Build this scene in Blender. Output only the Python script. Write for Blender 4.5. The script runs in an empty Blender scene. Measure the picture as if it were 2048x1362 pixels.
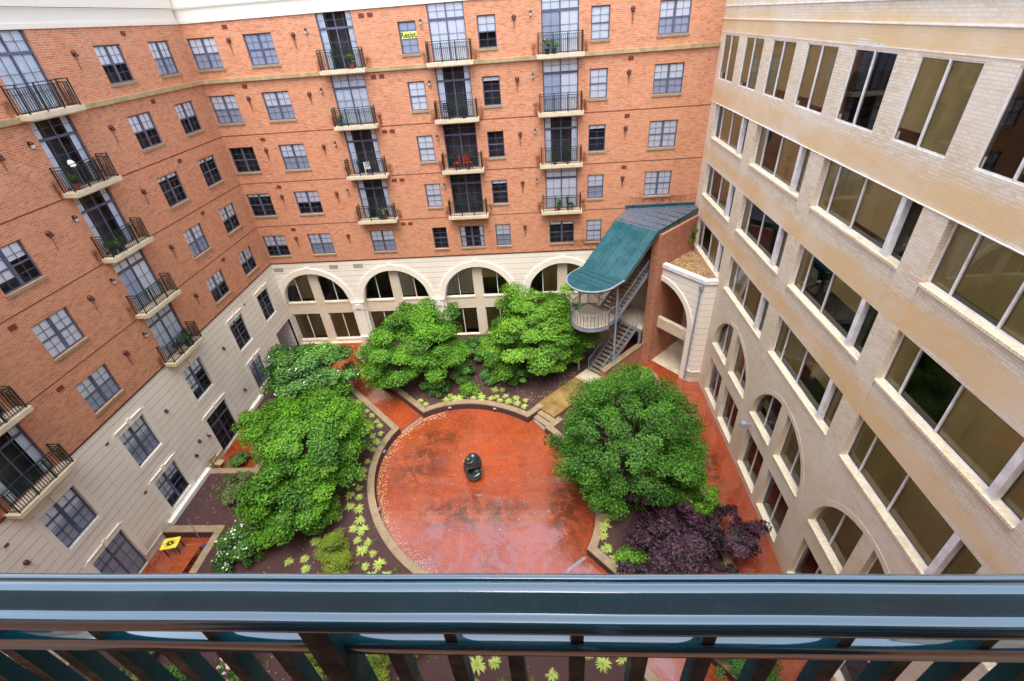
import bpy, bmesh, math, random
import numpy as np
from mathutils import Vector, Matrix, Euler
R = math.radians
random.seed(7)
rng = np.random.default_rng(7)
X1 = 30.30            # clear width of the courtyard (x); back wall is y = 0, left wall x = 0
YS = -31.80           # wall behind the camera

# ------------------------------------------------------------------ camera, sky, sun, exposure
scene = bpy.context.scene
cam_d = bpy.data.cameras.new("camera"); cam = bpy.data.objects.new("camera", cam_d)
scene.collection.objects.link(cam); scene.camera = cam
cam_d.sensor_width = 36; cam_d.lens = 36 * 952.18 / 2048
cam_d.clip_start = 0.05; cam_d.clip_end = 2000
_p, _r, _y = 0.97287076, -0.0806779, 0.08424543
cam.matrix_world = Matrix.Translation((20.074, -31.568, 21.272)) @ (Matrix.Rotation(_y, 4, 'Z') @ Matrix.Rotation(_p, 4, 'X') @ Matrix.Rotation(_r, 4, 'Z'))
cam_d.dof.use_dof = True; cam_d.dof.focus_distance = 26; cam_d.dof.aperture_fstop = 11.0

W = bpy.data.worlds.new("World"); scene.world = W; W.use_nodes = True
wn, wl = W.node_tree.nodes, W.node_tree.links
bgn = wn['Background']
sky = wn.new('ShaderNodeTexSky'); sky.sky_type = 'NISHITA'; sky.sun_disc = False
SUN_EL, SUN_AZ = R(70), R(182)
sky.sun_elevation = SUN_EL; sky.sun_rotation = SUN_AZ; sky.air_density = 1.0; sky.dust_density = 2.0; sky.ozone_density = 1.0
hs = wn.new('ShaderNodeHueSaturation'); hs.inputs['Saturation'].default_value = 0.62; hs.inputs['Value'].default_value = 1.0
wl.new(sky.outputs[0], hs.inputs['Color']); wl.new(hs.outputs[0], bgn.inputs[0]); bgn.inputs[1].default_value = 0.15
sun_d = bpy.data.lights.new("sun", 'SUN'); sun_o = bpy.data.objects.new("sun", sun_d); scene.collection.objects.link(sun_o)
sun_d.energy = 1.0; sun_d.angle = R(40); sun_d.color = (1.0, 0.94, 0.86)
_dir = Vector((math.sin(SUN_AZ) * math.cos(SUN_EL), math.cos(SUN_AZ) * math.cos(SUN_EL), math.sin(SUN_EL)))
sun_o.rotation_euler = _dir.to_track_quat('Z', 'Y').to_euler()
scene.view_settings.view_transform = 'Standard'; scene.view_settings.look = 'None'
scene.view_settings.exposure = 1.88; scene.view_settings.gamma = 1.0
scene.cycles.max_bounces = 7; scene.cycles.transparent_max_bounces = 12; scene.cycles.diffuse_bounces = 4
scene.cycles.glossy_bounces = 3

# ------------------------------------------------------------------ helpers
COL = scene.collection
def tag(o, label=None, cat=None, group=None, kind=None):
    if label: o['label'] = label
    if cat: o['category'] = cat
    if group: o['group'] = group
    if kind: o['kind'] = kind
    return o
def empty(name, loc=(0, 0, 0), rz=0, parent=None):
    o = bpy.data.objects.new(name, None); COL.objects.link(o)
    o.location = loc; o.rotation_euler = (0, 0, rz); o.empty_display_size = .2
    if parent: o.parent = parent
    return o
def place(name, mesh, parent=None, loc=(0, 0, 0), rz=0):
    o = bpy.data.objects.new(name, mesh); COL.objects.link(o)
    o.location = loc; o.rotation_euler = (0, 0, rz)
    if parent: o.parent = parent
    return o
class MB:
    def __init__(s): s.v = []; s.f = []
    def quad(s, a, b, c, d):
        n = len(s.v); s.v += [tuple(a), tuple(b), tuple(c), tuple(d)]; s.f.append((n, n+1, n+2, n+3))
    def poly(s, pts):
        n = len(s.v); s.v += [tuple(p) for p in pts]; s.f.append(tuple(range(n, n+len(pts))))
    def box(s, x0, x1, y0, y1, z0, z1, T=None):
        P = [(x0,y0,z0),(x1,y0,z0),(x1,y1,z0),(x0,y1,z0),(x0,y0,z1),(x1,y0,z1),(x1,y1,z1),(x0,y1,z1)]
        if T: P = [T(*p) for p in P]
        n = len(s.v); s.v += [tuple(p) for p in P]
        s.f += [tuple(n+i for i in q) for q in ((0,3,2,1),(4,5,6,7),(0,1,5,4),(1,2,6,5),(2,3,7,6),(3,0,4,7))]
        return s
    def prism(s, pts, z0, z1):
        n = len(s.v); k = len(pts)
        a = sum(pts[i][0]*pts[(i+1) % k][1]-pts[(i+1) % k][0]*pts[i][1] for i in range(k))
        if a < 0: pts = pts[::-1]
        s.v += [(p[0], p[1], z0) for p in pts] + [(p[0], p[1], z1) for p in pts]
        s.f.append(tuple(n+k-1-i for i in range(k))); s.f.append(tuple(n+k+i for i in range(k)))
        for i in range(k):
            j = (i+1) % k; s.f.append((n+i, n+j, n+k+j, n+k+i))
        return s
    def tube(s, pts, rad, n=6, cap=True, closed=False):
        pts = [Vector(p) for p in pts]; m = len(pts)
        rad = rad if isinstance(rad, (list, tuple)) else [rad]*m
        base = len(s.v); ref = Vector((0, 0, 1))
        prev = None
        for i, p in enumerate(pts):
            if closed: t = (pts[(i+1) % m]-pts[i-1])
            else: t = (pts[min(i+1, m-1)]-pts[max(i-1, 0)])
            t.normalize()
            if prev is None:
                a = t.cross(ref if abs(t.z) < .95 else Vector((1, 0, 0))); a.normalize()
            else:
                a = prev-t*prev.dot(t); a.normalize()
            prev = a; b = t.cross(a)
            for k in range(n):
                an = 2*math.pi*k/n; s.v.append(tuple(p+(a*math.cos(an)+b*math.sin(an))*rad[i]))
        for i in range(m if closed else m-1):
            j = (i+1) % m
            for k in range(n):
                l = (k+1) % n; s.f.append((base+i*n+k, base+i*n+l, base+j*n+l, base+j*n+k))
        if cap and not closed:
            s.f.append(tuple(base+k for k in range(n))[::-1]); s.f.append(tuple(base+(m-1)*n+k for k in range(n)))
        return s
    def lathe(s, prof, n=16, c=(0, 0, 0)):
        base = len(s.v); m = len(prof)
        for r_, z in prof:
            for k in range(n):
                a = 2*math.pi*k/n; s.v.append((c[0]+r_*math.cos(a), c[1]+r_*math.sin(a), c[2]+z))
        for i in range(m-1):
            for k in range(n):
                l = (k+1) % n; s.f.append((base+i*n+k, base+i*n+l, base+(i+1)*n+l, base+(i+1)*n+k))
        s.f.append(tuple(base+k for k in range(n))[::-1]); s.f.append(tuple(base+(m-1)*n+k for k in range(n)))
        return s
    def mesh(s, name, mat, smooth=False, uv=True):
        me = bpy.data.meshes.new(name); me.from_pydata(s.v, [], s.f); me.materials.append(mat)
        if uv: boxuv(me)
        if smooth: me.shade_smooth()
        return me
    def build(s, name, mat, parent=None, smooth=False, loc=(0, 0, 0), rz=0, uv=True):
        return place(name, s.mesh(name, mat, smooth, uv), parent, loc, rz)
def boxuv(me):
    """UVs in metres: u runs horizontally along the face, v is height (or plan coordinates on flat faces)."""
    uvl = me.uv_layers.new(name='UVMap').data
    vs = me.vertices; ls = me.loops
    for p in me.polygons:
        n = p.normal
        for li in p.loop_indices:
            c = vs[ls[li].vertex_index].co
            if abs(n.z) > .7: u = (c.x, c.y)
            else:
                t = Vector((-n.y, n.x, 0))
                if t.length < 1e-6: t = Vector((1, 0, 0))
                t.normalize()
                if abs(n.x) > .9: t = Vector((0, 1, 0))
                elif abs(n.y) > .9: t = Vector((1, 0, 0))
                u = (c.x*t.x+c.y*t.y, c.z)
            uvl[li].uv = u

# ------------------------------------------------------------------ materials
def srgb(r, g, b):
    f = lambda c: (c/255/12.92 if c/255 <= .04045 else ((c/255+.055)/1.055)**2.4)
    return (f(r), f(g), f(b), 1)
class NT:
    def __init__(s, name):
        s.m = bpy.data.materials.new(name); s.m.use_nodes = True
        s.n = s.m.node_tree.nodes; s.l = s.m.node_tree.links; s.b = s.n['Principled BSDF']; s.out = s.n['Material Output']
    def node(s, t, ins=None, **kw):
        x = s.n.new(t)
        for k, v in kw.items(): setattr(x, k, v)
        for k, v in (ins or {}).items(): s.set(x.inputs[k], v)
        return x
    def set(s, sock, v):
        if isinstance(v, bpy.types.NodeSocket): s.l.new(v, sock)
        else: sock.default_value = v
    def mix(s, f, a, b, mode='MIX'):
        x = s.n.new('ShaderNodeMix'); x.data_type = 'RGBA'; x.blend_type = mode
        s.set(x.inputs[0], f); s.set(x.inputs[6], a); s.set(x.inputs[7], b); return x.outputs[2]
    def math(s, op, a, b=0.0, c=0.0):
        x = s.n.new('ShaderNodeMath'); x.operation = op; s.set(x.inputs[0], a); s.set(x.inputs[1], b); s.set(x.inputs[2], c); return x.outputs[0]
    def noise(s, vec, scale, detail=4, rough=.55, dist=0):
        x = s.node('ShaderNodeTexNoise', {'Scale': scale, 'Detail': detail, 'Roughness': rough, 'Distortion': dist})
        if vec is not None: s.l.new(vec, x.inputs['Vector'])
        return x.outputs['Fac']
    def ramp(s, f, a, b, c0=0., c1=1.):
        x = s.n.new('ShaderNodeMapRange'); s.set(x.inputs[0], f); x.inputs[1].default_value = a; x.inputs[2].default_value = b
        x.inputs[3].default_value = c0; x.inputs[4].default_value = c1; return x.outputs[0]
    def vmap(s, vec, scale=(1, 1, 1), rot=(0, 0, 0), loc=(0, 0, 0)):
        x = s.n.new('ShaderNodeMapping'); s.l.new(vec, x.inputs[0]); x.inputs['Scale'].default_value = scale; x.inputs['Rotation'].default_value = rot; x.inputs['Location'].default_value = loc
        return x.outputs[0]
    def uv(s): return s.node('ShaderNodeTexCoord').outputs['UV']
    def pos(s): return s.node('ShaderNodeNewGeometry').outputs['Position']
    def bump(s, h, strength=.3, dist=.01):
        x = s.node('ShaderNodeBump', {'Strength': strength, 'Distance': dist, 'Height': h}); s.l.new(x.outputs[0], s.b.inputs['Normal'])
    def p(s, **kw):
        for k, v in kw.items(): s.set(s.b.inputs[k.replace('_', ' ')], v)
        return s
def plain(name, col, rough=.5, metal=0., var=.12, scale=6., bump=.0, spec=.5):
    t = NT(name); po = t.pos(); nz = t.noise(po, scale, 5)
    c = t.mix(t.ramp(nz, .3, .7), tuple(x*(1-var) for x in col[:3])+(1,), tuple(min(1, x*(1+var)) for x in col[:3])+(1,))
    t.p(Base_Color=c, Roughness=t.ramp(nz, .3, .7, rough*.85, min(1, rough*1.15)), Metallic=metal, Specular_IOR_Level=spec)
    if bump: t.bump(t.noise(po, scale*8, 3), bump, .004)
    return t.m

def m_redbrick(name='red_brick', c1=srgb(188, 110, 76), c2=srgb(210, 142, 104), mort=srgb(206, 180, 150), streak=.38):
    t = NT(name); uv = t.uv(); po = t.pos()
    br = t.node('ShaderNodeTexBrick', {'Color1': c1, 'Color2': c2, 'Mortar': mort, 'Scale': 1.0, 'Mortar Size': .009, 'Mortar Smooth': .3,
                                       'Bias': -.1, 'Brick Width': .235, 'Row Height': .084})
    t.l.new(uv, br.inputs['Vector']); br.offset = .5
    cell = t.node('ShaderNodeTexVoronoi', {'Scale': 1.0}); t.l.new(t.vmap(uv, (4.26, 11.9, 1)), cell.inputs['Vector'])
    sep = t.node('ShaderNodeSeparateColor'); t.l.new(cell.outputs['Color'], sep.inputs[0])
    dark = t.ramp(sep.outputs[0], .86, .93)
    pale = t.ramp(sep.outputs[1], .80, .92)
    c = t.mix(t.math('MULTIPLY', dark, .35), br.outputs['Color'], srgb(140, 78, 62))
    c = t.mix(t.math('MULTIPLY', pale, .4), c, srgb(214, 160, 128))
    # weather: darker redder runs and broad tone drift
    n1 = t.noise(t.vmap(uv, (.5, .4, 1)), 1.0, 6, .72); n2 = t.noise(po, .35, 3)
    c = t.mix(t.ramp(n1, .56, .74, 0, streak), c, srgb(168, 82, 54), 'MIX')
    c = t.mix(t.ramp(n2, .35, .7, 0, .35), c, srgb(200, 144, 108), 'MIX')
    # fine dark run-off streaks
    n3 = t.noise(t.vmap(uv, (5.0, .5, 1)), 1.0, 3, .6)
    c = t.mix(t.ramp(n3, .66, .78, 0, .3), c, srgb(110, 62, 46))
    t.p(Base_Color=c, Roughness=.75, Specular_IOR_Level=.35)
    t.bump(br.outputs['Fac'], -.25, .006)
    return t.m
def m_tanbrick():
    t = NT('tan_brick'); uv = t.uv(); po = t.pos()
    br = t.node('ShaderNodeTexBrick', {'Color1': srgb(222, 208, 184), 'Color2': srgb(232, 220, 200), 'Mortar': srgb(198, 180, 152), 'Scale': 1.0, 'Mortar Size': .008,
                                       'Mortar Smooth': .3, 'Brick Width': .27, 'Row Height': .09})
    t.l.new(uv, br.inputs['Vector']); br.offset = .5
    cell = t.node('ShaderNodeTexVoronoi', {'Scale': 1.0}); t.l.new(t.vmap(uv, (3.7, 11.1, 1)), cell.inputs['Vector'])
    sep = t.node('ShaderNodeSeparateColor'); t.l.new(cell.outputs['Color'], sep.inputs[0])
    c = t.mix(t.ramp(sep.outputs[0], .55, .95, 0, .5), br.outputs['Color'], srgb(206, 178, 146))
    # dry golden brick along the foot of every spandrel, rain-washed paler brick above: periodic with the storeys
    sz = t.node('ShaderNodeSeparateXYZ'); t.l.new(po, sz.inputs[0]); z = sz.outputs[2]
    nn = t.noise(t.vmap(po, (.25, .25, 1.2)), 1.0, 4, .6)
    zz = t.math('ADD', z, t.ramp(nn, .3, .7, -.28, .28))
    ph = t.math('FRACT', t.math('DIVIDE', t.math('SUBTRACT', zz, 3.02+.0), 3.34))
    band = t.math('MULTIPLY', t.ramp(ph, .0, .02), t.ramp(ph, .20, .30, 1, 0))
    hi = t.ramp(z, 7.2, 8.0)
    c = t.mix(t.math('MULTIPLY', t.math('MULTIPLY', band, hi), .75), c, srgb(224, 188, 132))
    low = t.ramp(z, 7.6, 5.5)
    c = t.mix(t.math('MULTIPLY', low, .45), c, srgb(214, 194, 162))
    pinks = t.noise(t.vmap(po, (.3, .3, .5)), 1.0, 3)
    c = t.mix(t.ramp(pinks, .45, .7, 0, .5), c, srgb(236, 226, 214))
    t.p(Base_Color=c, Roughness=.7, Specular_IOR_Level=.35)
    t.bump(br.outputs['Fac'], -.2, .005)
    return t.m
def m_stone(name, joints=.43, base=srgb(240, 232, 218)):
    t = NT(name); uv = t.uv(); po = t.pos()
    n1 = t.noise(po, .8, 6, .6); n2 = t.noise(t.vmap(uv, (3.0, .35, 1)), 1.0, 4, .6); n3 = t.noise(po, 25, 3)
    c = t.mix(t.ramp(n1, .35, .7, 0, .5), base, srgb(226, 214, 194))
    c = t.mix(t.ramp(n2, .62, .8, 0, .35), c, srgb(158, 142, 116))
    c = t.mix(t.ramp(n3, .4, .7, 0, .12), c, srgb(160, 146, 124))
    if joints:
        s = t.node('ShaderNodeSeparateXYZ'); t.l.new(uv, s.inputs[0])
        fr = t.math('FRACT', t.math('DIVIDE', s.outputs[1], joints))
        d = t.math('ABSOLUTE', t.math('SUBTRACT', fr, .5))
        j = t.ramp(d, .470, .486)
        s2 = t.node('ShaderNodeSeparateXYZ'); t.l.new(po, s2.inputs[0])
        damp = t.ramp(s2.outputs[2], 1.1, .5)
        c = t.mix(t.math('MULTIPLY', damp, t.ramp(n1, .3, .6, .1, .6)), c, srgb(150, 132, 84))
        c = t.mix(j, c, srgb(146, 124, 98))
        t.bump(j, -.9, .02)
    t.p(Base_Color=c, Roughness=.8, Specular_IOR_Level=.3)
    return t.m
def m_paving(name='wet_brick_paving', wet=True):
    t = NT(name); po = t.pos()
    v = t.vmap(po, (1, 1, 1), (0, 0, R(38)))
    br = t.node('ShaderNodeTexBrick', {'Color1': srgb(140, 62, 35), 'Color2': srgb(162, 78, 45), 'Mortar': srgb(88, 42, 32), 'Scale': 1.0, 'Mortar Size': .010,
                                       'Mortar Smooth': .2, 'Brick Width': .235, 'Row Height': .118})
    t.l.new(v, br.inputs['Vector'])
    n1 = t.noise(po, .33, 5, .6, .3); n2 = t.noise(po, 1.6, 6, .7, .4); n3 = t.noise(po, 7, 4, .6)
    c = t.mix(t.ramp(n1, .4, .65, 0, .5), br.outputs['Color'], srgb(176, 78, 36))
    # algae and leaf stains in two patches of the round terrace
    def blob(cx, cy, rx, ry):
        m = t.vmap(po, (1/rx, 1/ry, 0), (0, 0, 0), (-cx/rx, -cy/ry, 0))
        return t.ramp(t.node('ShaderNodeVectorMath', {0: m}, operation='LENGTH').outputs['Value'], 1.0, .35)
    st = None
    for q in ((12.4, -12.9, 1.9, 2.6), (16.2, -16.2, 4.6, 1.5), (20.8, -15.8, 1.4, 3.2), (13.2, -10.9, 1.9, 1.0), (3.0, -1.6, 3.0, 1.3), (29.0, -13.0, .7, 4)):
        b = blob(*q); st = b if st is None else t.math('MAXIMUM', st, b)
    mask = t.math('MULTIPLY', t.math('MULTIPLY', st, t.ramp(n2, .42, .54)), t.ramp(n3, .25, .6, .55, 1.))
    c = t.mix(t.math('MULTIPLY', mask, .88), c, srgb(62, 40, 28))
    if wet:
        n4 = t.math('ADD', t.noise(po, .45, 6, .7, .6), t.math('MULTIPLY', t.math('SUBTRACT', t.noise(v, 5.5, 3, .7), .5), .22))
        pud = t.ramp(n4, .49, .53)
        rough = t.math('ADD', t.ramp(n3, .3, .7, .16, .34), t.math('MULTIPLY', pud, -.12))
        t.p(Base_Color=t.mix(t.math('MULTIPLY', pud, .25), c, srgb(120, 62, 46)), Roughness=rough, IOR=1.5, Specular_IOR_Level=.6, Coat_Weight=t.math('MULTIPLY_ADD', pud, .55, .45), Coat_Roughness=.05, Coat_IOR=1.98)
        t.bump(t.math('SUBTRACT', t.noise(po, 30, 2), t.math('MULTIPLY', br.outputs['Fac'], .8)), .12, .006)
    return t.m
def m_mulch():
    t = NT('dark_mulch'); po = t.pos()
    n1 = t.noise(po, 45, 4, .8); n2 = t.noise(po, 1.2, 4)
    c = t.mix(t.ramp(n1, .35, .7), srgb(44, 26, 28), srgb(100, 66, 64))
    c = t.mix(t.ramp(n2, .4, .7, 0, .5), c, srgb(62, 40, 40))
    v = t.node('ShaderNodeTexVoronoi', {'Scale': 14.}); t.l.new(po, v.inputs['Vector'])
    sp = t.ramp(v.outputs['Distance'], .10, .06); sepc = t.node('ShaderNodeSeparateColor'); t.l.new(v.outputs['Color'], sepc.inputs[0])
    c = t.mix(t.math('MULTIPLY', sp, t.ramp(sepc.outputs[0], .86, .9)), c, srgb(170, 150, 90))
    t.p(Base_Color=c, Roughness=.8); t.bump(n1, .9, .03); return t.m
def m_leaf(name, ca, cb, rough=.5, trans=.3, spec=.35):
    t = NT(name); at = t.node('ShaderNodeVertexColor', layer_name='Col')
    sep = t.node('ShaderNodeSeparateColor'); t.l.new(at.outputs['Color'], sep.inputs[0])
    c = t.mix(sep.outputs[0], tuple(x*.85 for x in ca[:3])+(1,), tuple(x*.95 for x in cb[:3])+(1,))
    t.p(Base_Color=c, Roughness=rough, Specular_IOR_Level=spec)
    tr = t.node('ShaderNodeBsdfTranslucent', {'Color': c}); mx = t.node('ShaderNodeMixShader', {0: trans})
    t.l.new(t.b.outputs[0], mx.inputs[1]); t.l.new(tr.outputs[0], mx.inputs[2]); t.l.new(mx.outputs[0], t.out.inputs[0])
    return t.m
def m_glass(name, tint, ior=1.5, rough=.01):
    t = NT(name); t.n.remove(t.b)
    tr = t.node('ShaderNodeBsdfTransparent', {'Color': tint}); gl = t.node('ShaderNodeBsdfGlossy', {'Color': (.92, .95, 1, 1), 'Roughness': rough})
    lw = t.node('ShaderNodeLayerWeight', {'Blend': ior})
    mx = t.node('ShaderNodeMixShader'); t.l.new(lw.outputs['Fresnel'], mx.inputs[0]); t.l.new(tr.outputs[0], mx.inputs[1]); t.l.new(gl.outputs[0], mx.inputs[2])
    t.l.new(mx.outputs[0], t.out.inputs[0]); return t.m
def m_blind(name, a, b, period=.05, vertical=False):
    t = NT(name); ge = t.node('ShaderNodeTexCoord').outputs['Object']
    s = t.node('ShaderNodeSeparateXYZ'); t.l.new(ge, s.inputs[0])
    f = t.math('FRACT', t.math('DIVIDE', s.outputs[0 if vertical else 2], period))
    oi = t.node('ShaderNodeObjectInfo')
    c = t.mix(t.ramp(f, .55, .95), a, b)
    c = t.mix(t.math('MULTIPLY', oi.outputs['Random'], .12), c, srgb(120, 122, 128))
    t.p(Base_Color=c, Roughness=.7); return t.m
def m_shade():
    t = NT('roller_shade'); po = t.pos(); oi = t.node('ShaderNodeObjectInfo')
    s = t.node('ShaderNodeSeparateXYZ'); t.l.new(po, s.inputs[0])
    wv = t.noise(t.vmap(po, (1.2, 1.2, .35)), 1.0, 3); n = t.noise(po, .5, 3)
    seam = t.ramp(t.math('ABSOLUTE', t.math('SUBTRACT', t.math('FRACT', t.math('DIVIDE', t.math('ADD', s.outputs[1], s.outputs[0]), .62)), .5)), .485, .5)
    c = t.mix(t.ramp(wv, .35, .65), srgb(196, 186, 148), srgb(222, 214, 180)); c = t.mix(t.math('MULTIPLY', oi.outputs['Random'], .5), c, srgb(176, 160, 120))
    c = t.mix(t.math('MULTIPLY', seam, .5), c, srgb(104, 94, 70)); c = t.mix(t.ramp(n, .45, .7, 0, .4), c, srgb(200, 186, 146))
    t.p(Base_Color=c, Roughness=.8); return t.m
def m_metal_roof():
    t = NT('green_metal_roof'); po = t.pos(); n = t.noise(po, 1.5, 5, .6); n2 = t.noise(po, 12, 4)
    c = t.mix(t.ramp(n, .35, .7), srgb(24, 72, 80), srgb(32, 86, 94))
    c = t.mix(t.ramp(n2, .55, .75, 0, .12), c, srgb(70, 112, 112))
    t.p(Base_Color=c, Roughness=t.ramp(n, .3, .7, .18, .42), Specular_IOR_Level=.6); t.bump(n, .06, .01); return t.m
def m_rowlock():
    t = NT('pale_rowlock'); po = t.pos(); s = t.node('ShaderNodeSeparateXYZ'); t.l.new(po, s.inputs[0]); q = t.math('DIVIDE', t.math('ADD', s.outputs[0], s.outputs[1]), .105)
    j = t.ramp(t.math('ABSOLUTE', t.math('SUBTRACT', t.math('FRACT', q), .5)), .42, .47); n = t.noise(t.vmap(po, (9.5, 9.5, 0)), 1.0, 1); n2 = t.noise(po, 1.3, 4)
    c = t.mix(t.ramp(n, .35, .65), srgb(228, 212, 178), srgb(242, 230, 204)); c = t.mix(t.ramp(n2, .5, .75, 0, .45), c, srgb(184, 164, 120)); c = t.mix(t.math('MULTIPLY', j, .6), c, srgb(150, 130, 100))
    t.p(Base_Color=c, Roughness=.65); return t.m
def m_gravel():
    t = NT('gravel'); po = t.pos(); v = t.node('ShaderNodeTexVoronoi', {'Scale': 16.}); t.l.new(po, v.inputs['Vector'])
    s = t.node('ShaderNodeSeparateColor'); t.l.new(v.outputs['Color'], s.inputs[0])
    c = t.mix(s.outputs[0], srgb(150, 112, 62), srgb(206, 180, 140)); c = t.mix(t.ramp(s.outputs[1], .6, .75), c, srgb(96, 70, 44))
    c = t.mix(t.ramp(t.noise(po, 1.5, 3), .45, .65, 0, .6), c, srgb(120, 84, 40))
    t.p(Base_Color=c, Roughness=.6); t.bump(v.outputs['Distance'], -.9, .04); return t.m
def m_paint(name, col, rough=.25, drops=False, spec=.6):
    t = NT(name); po = t.pos(); n = t.noise(po, 3, 4); n2 = t.noise(po, 60 if drops else 9, 4, .7)
    c = t.mix(t.ramp(n, .3, .7), tuple(x*.8 for x in col[:3])+(1,), tuple(min(1, x*1.15) for x in col[:3])+(1,))
    t.p(Base_Color=c, Roughness=t.ramp(n2, .35, .7, rough*.6, rough*1.5), Specular_IOR_Level=spec, Coat_Weight=1.0 if drops else .1, Coat_Roughness=.05, Coat_IOR=2.5 if drops else 1.5, Coat_Tint=(.8, .92, 1., 1) if drops else (1, 1, 1, 1))
    if drops:
        v = t.node('ShaderNodeTexVoronoi', {'Scale': 260.}); t.l.new(po, v.inputs['Vector']); k = t.ramp(t.noise(po, 14, 3), .5, .62); t.bump(t.math('ADD', t.math('MULTIPLY', n2, .3), t.math('MULTIPLY', t.ramp(v.outputs['Distance'], .35, .1), k)), .35, .002)
    return t.m

M = dict(
    brick=m_redbrick(), brick_dark=m_redbrick('red_brick_low', srgb(158, 92, 72), srgb(188, 124, 100), srgb(176, 146, 124), .3),
    tan=m_tanbrick(), stone=m_stone('grooved_limestone'), stone_plain=m_stone('limestone', 0), cream=m_stone('cream_render', 0, srgb(226, 220, 210)),
    trim=plain('weathered_trim', srgb(170, 150, 110), .7, var=.25, scale=2.5), sill=plain('window_sill_stone', srgb(150, 134, 104), .7, var=.2),
    slab=plain('balcony_concrete', srgb(206, 192, 164), .7, var=.12, scale=2), rowlock=m_rowlock(),
    frame=m_paint('slate_blue_frame', srgb(84, 92, 116), .45), dframe=m_paint('dark_frame', srgb(58, 66, 82), .45),
    white=m_paint('white_frame', srgb(232, 232, 232), .4), green=m_paint('dark_green_rail', srgb(18, 42, 40), .35),
    rail=m_paint('glossy_green_rail', srgb(14, 92, 100), .12, True), raildark=m_paint('green_baluster', srgb(6, 62, 68), .6, False, .25),
    galv=m_paint('grey_blue_steel', srgb(140, 150, 166), .4), glass=m_glass('window_glass', (.96, .98, 1, 1), .17), oglass=m_glass('bronze_glass', (.74, .69, .56, 1), .3),
    blind=m_blind('white_blind', srgb(254, 254, 255), srgb(236, 240, 250)), gblind=m_blind('grey_blind', srgb(196, 202, 218), srgb(176, 184, 202)),
    curtain=plain('curtain', srgb(226, 230, 236), .8, var=.1), olive=m_shade(),
    room=plain('dark_room', srgb(84, 78, 76), .9, var=.4, scale=1.5), oroom=plain('office_room', srgb(70, 62, 52), .9, var=.5, scale=1.2),
    lamp=plain('lamp_metal', srgb(46, 38, 36), .5), lampglass=plain('lamp_glass', srgb(200, 200, 196), .3), hood=plain('vent_hood', srgb(84, 44, 38), .5),
    vent=plain('vent_grille', srgb(128, 62, 46), .6), louver=m_blind('stone_louver', srgb(176, 168, 152), srgb(110, 98, 84), .07),
    paving=m_paving(), mulch=m_mulch(), cap=plain('stone_cap', srgb(142, 124, 98), .6, var=.22, scale=3), concrete=plain('concrete', srgb(196, 182, 156), .6, var=.15, scale=2, bump=.2),
    mossy=plain('mossy_concrete', srgb(132, 108, 62), .5, var=.35, scale=1.6, bump=.2), drain=plain('drain_grate', srgb(140, 142, 150), .4, metal=.3, var=.2, scale=12),
    slate=plain('blue_slate_floor', srgb(86, 92, 110), .3, var=.2), roof=m_metal_roof(), gravel=m_gravel(), bronze=plain('dark_bronze', srgb(70, 84, 86), .25, metal=.6, var=.3, scale=4),
    bark=plain('bark', srgb(92, 76, 60), .9, var=.3, scale=8, bump=.5), pot=plain('terracotta', srgb(160, 84, 56), .7), dark=plain('dark_plastic', srgb(34, 36, 38), .5),
    wood=plain('wet_wood', srgb(150, 72, 38), .35, var=.3, scale=5), yellow=plain('yellow_paint', srgb(232, 214, 70), .4, var=.08), blue=plain('blue_glaze', srgb(60, 90, 150), .3),
    pink=plain('petal_pink', srgb(226, 170, 196), .6), petal=plain('petal_white', srgb(244, 244, 236), .6), gutter=plain('white_gutter', srgb(238, 236, 226), .4, var=.05),
    treadm=plain('stair_tread', srgb(128, 116, 98), .6, var=.2, scale=3), asphalt=plain('ground_soil', srgb(96, 88, 78), .9),
    sky_sheen_roof=m_paint('green_roof_sky_sheen', srgb(84, 94, 108), .3),  # flat canopy top: sky reflection on the green metal painted in as grey
    flat=plain('flat_roofing', srgb(120, 118, 114), .8, var=.15), canopyroof=None,
)
def leafm(n, a, b, **k): return m_leaf(n, srgb(*a), srgb(*b), **k)
L = dict(maple=leafm('leaf_maple', (42, 94, 22), (116, 176, 44)), bright=leafm('leaf_bright', (48, 100, 26), (134, 190, 52)), dense=leafm('leaf_dense', (34, 84, 20), (88, 146, 36), spec=.4),
         plum=leafm('leaf_plum', (32, 20, 28), (84, 54, 70), trans=.1), dog=leafm('leaf_dogwood', (40, 94, 34), (112, 170, 66), spec=.6), lime=leafm('leaf_lime', (96, 130, 34), (166, 186, 66)),
         hosta=leafm('leaf_hosta', (120, 168, 60), (222, 232, 130)), shrub=leafm('leaf_shrub', (40, 92, 34), (104, 158, 62)), olive=leafm('leaf_olive', (70, 92, 48), (140, 156, 90)))

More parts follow.
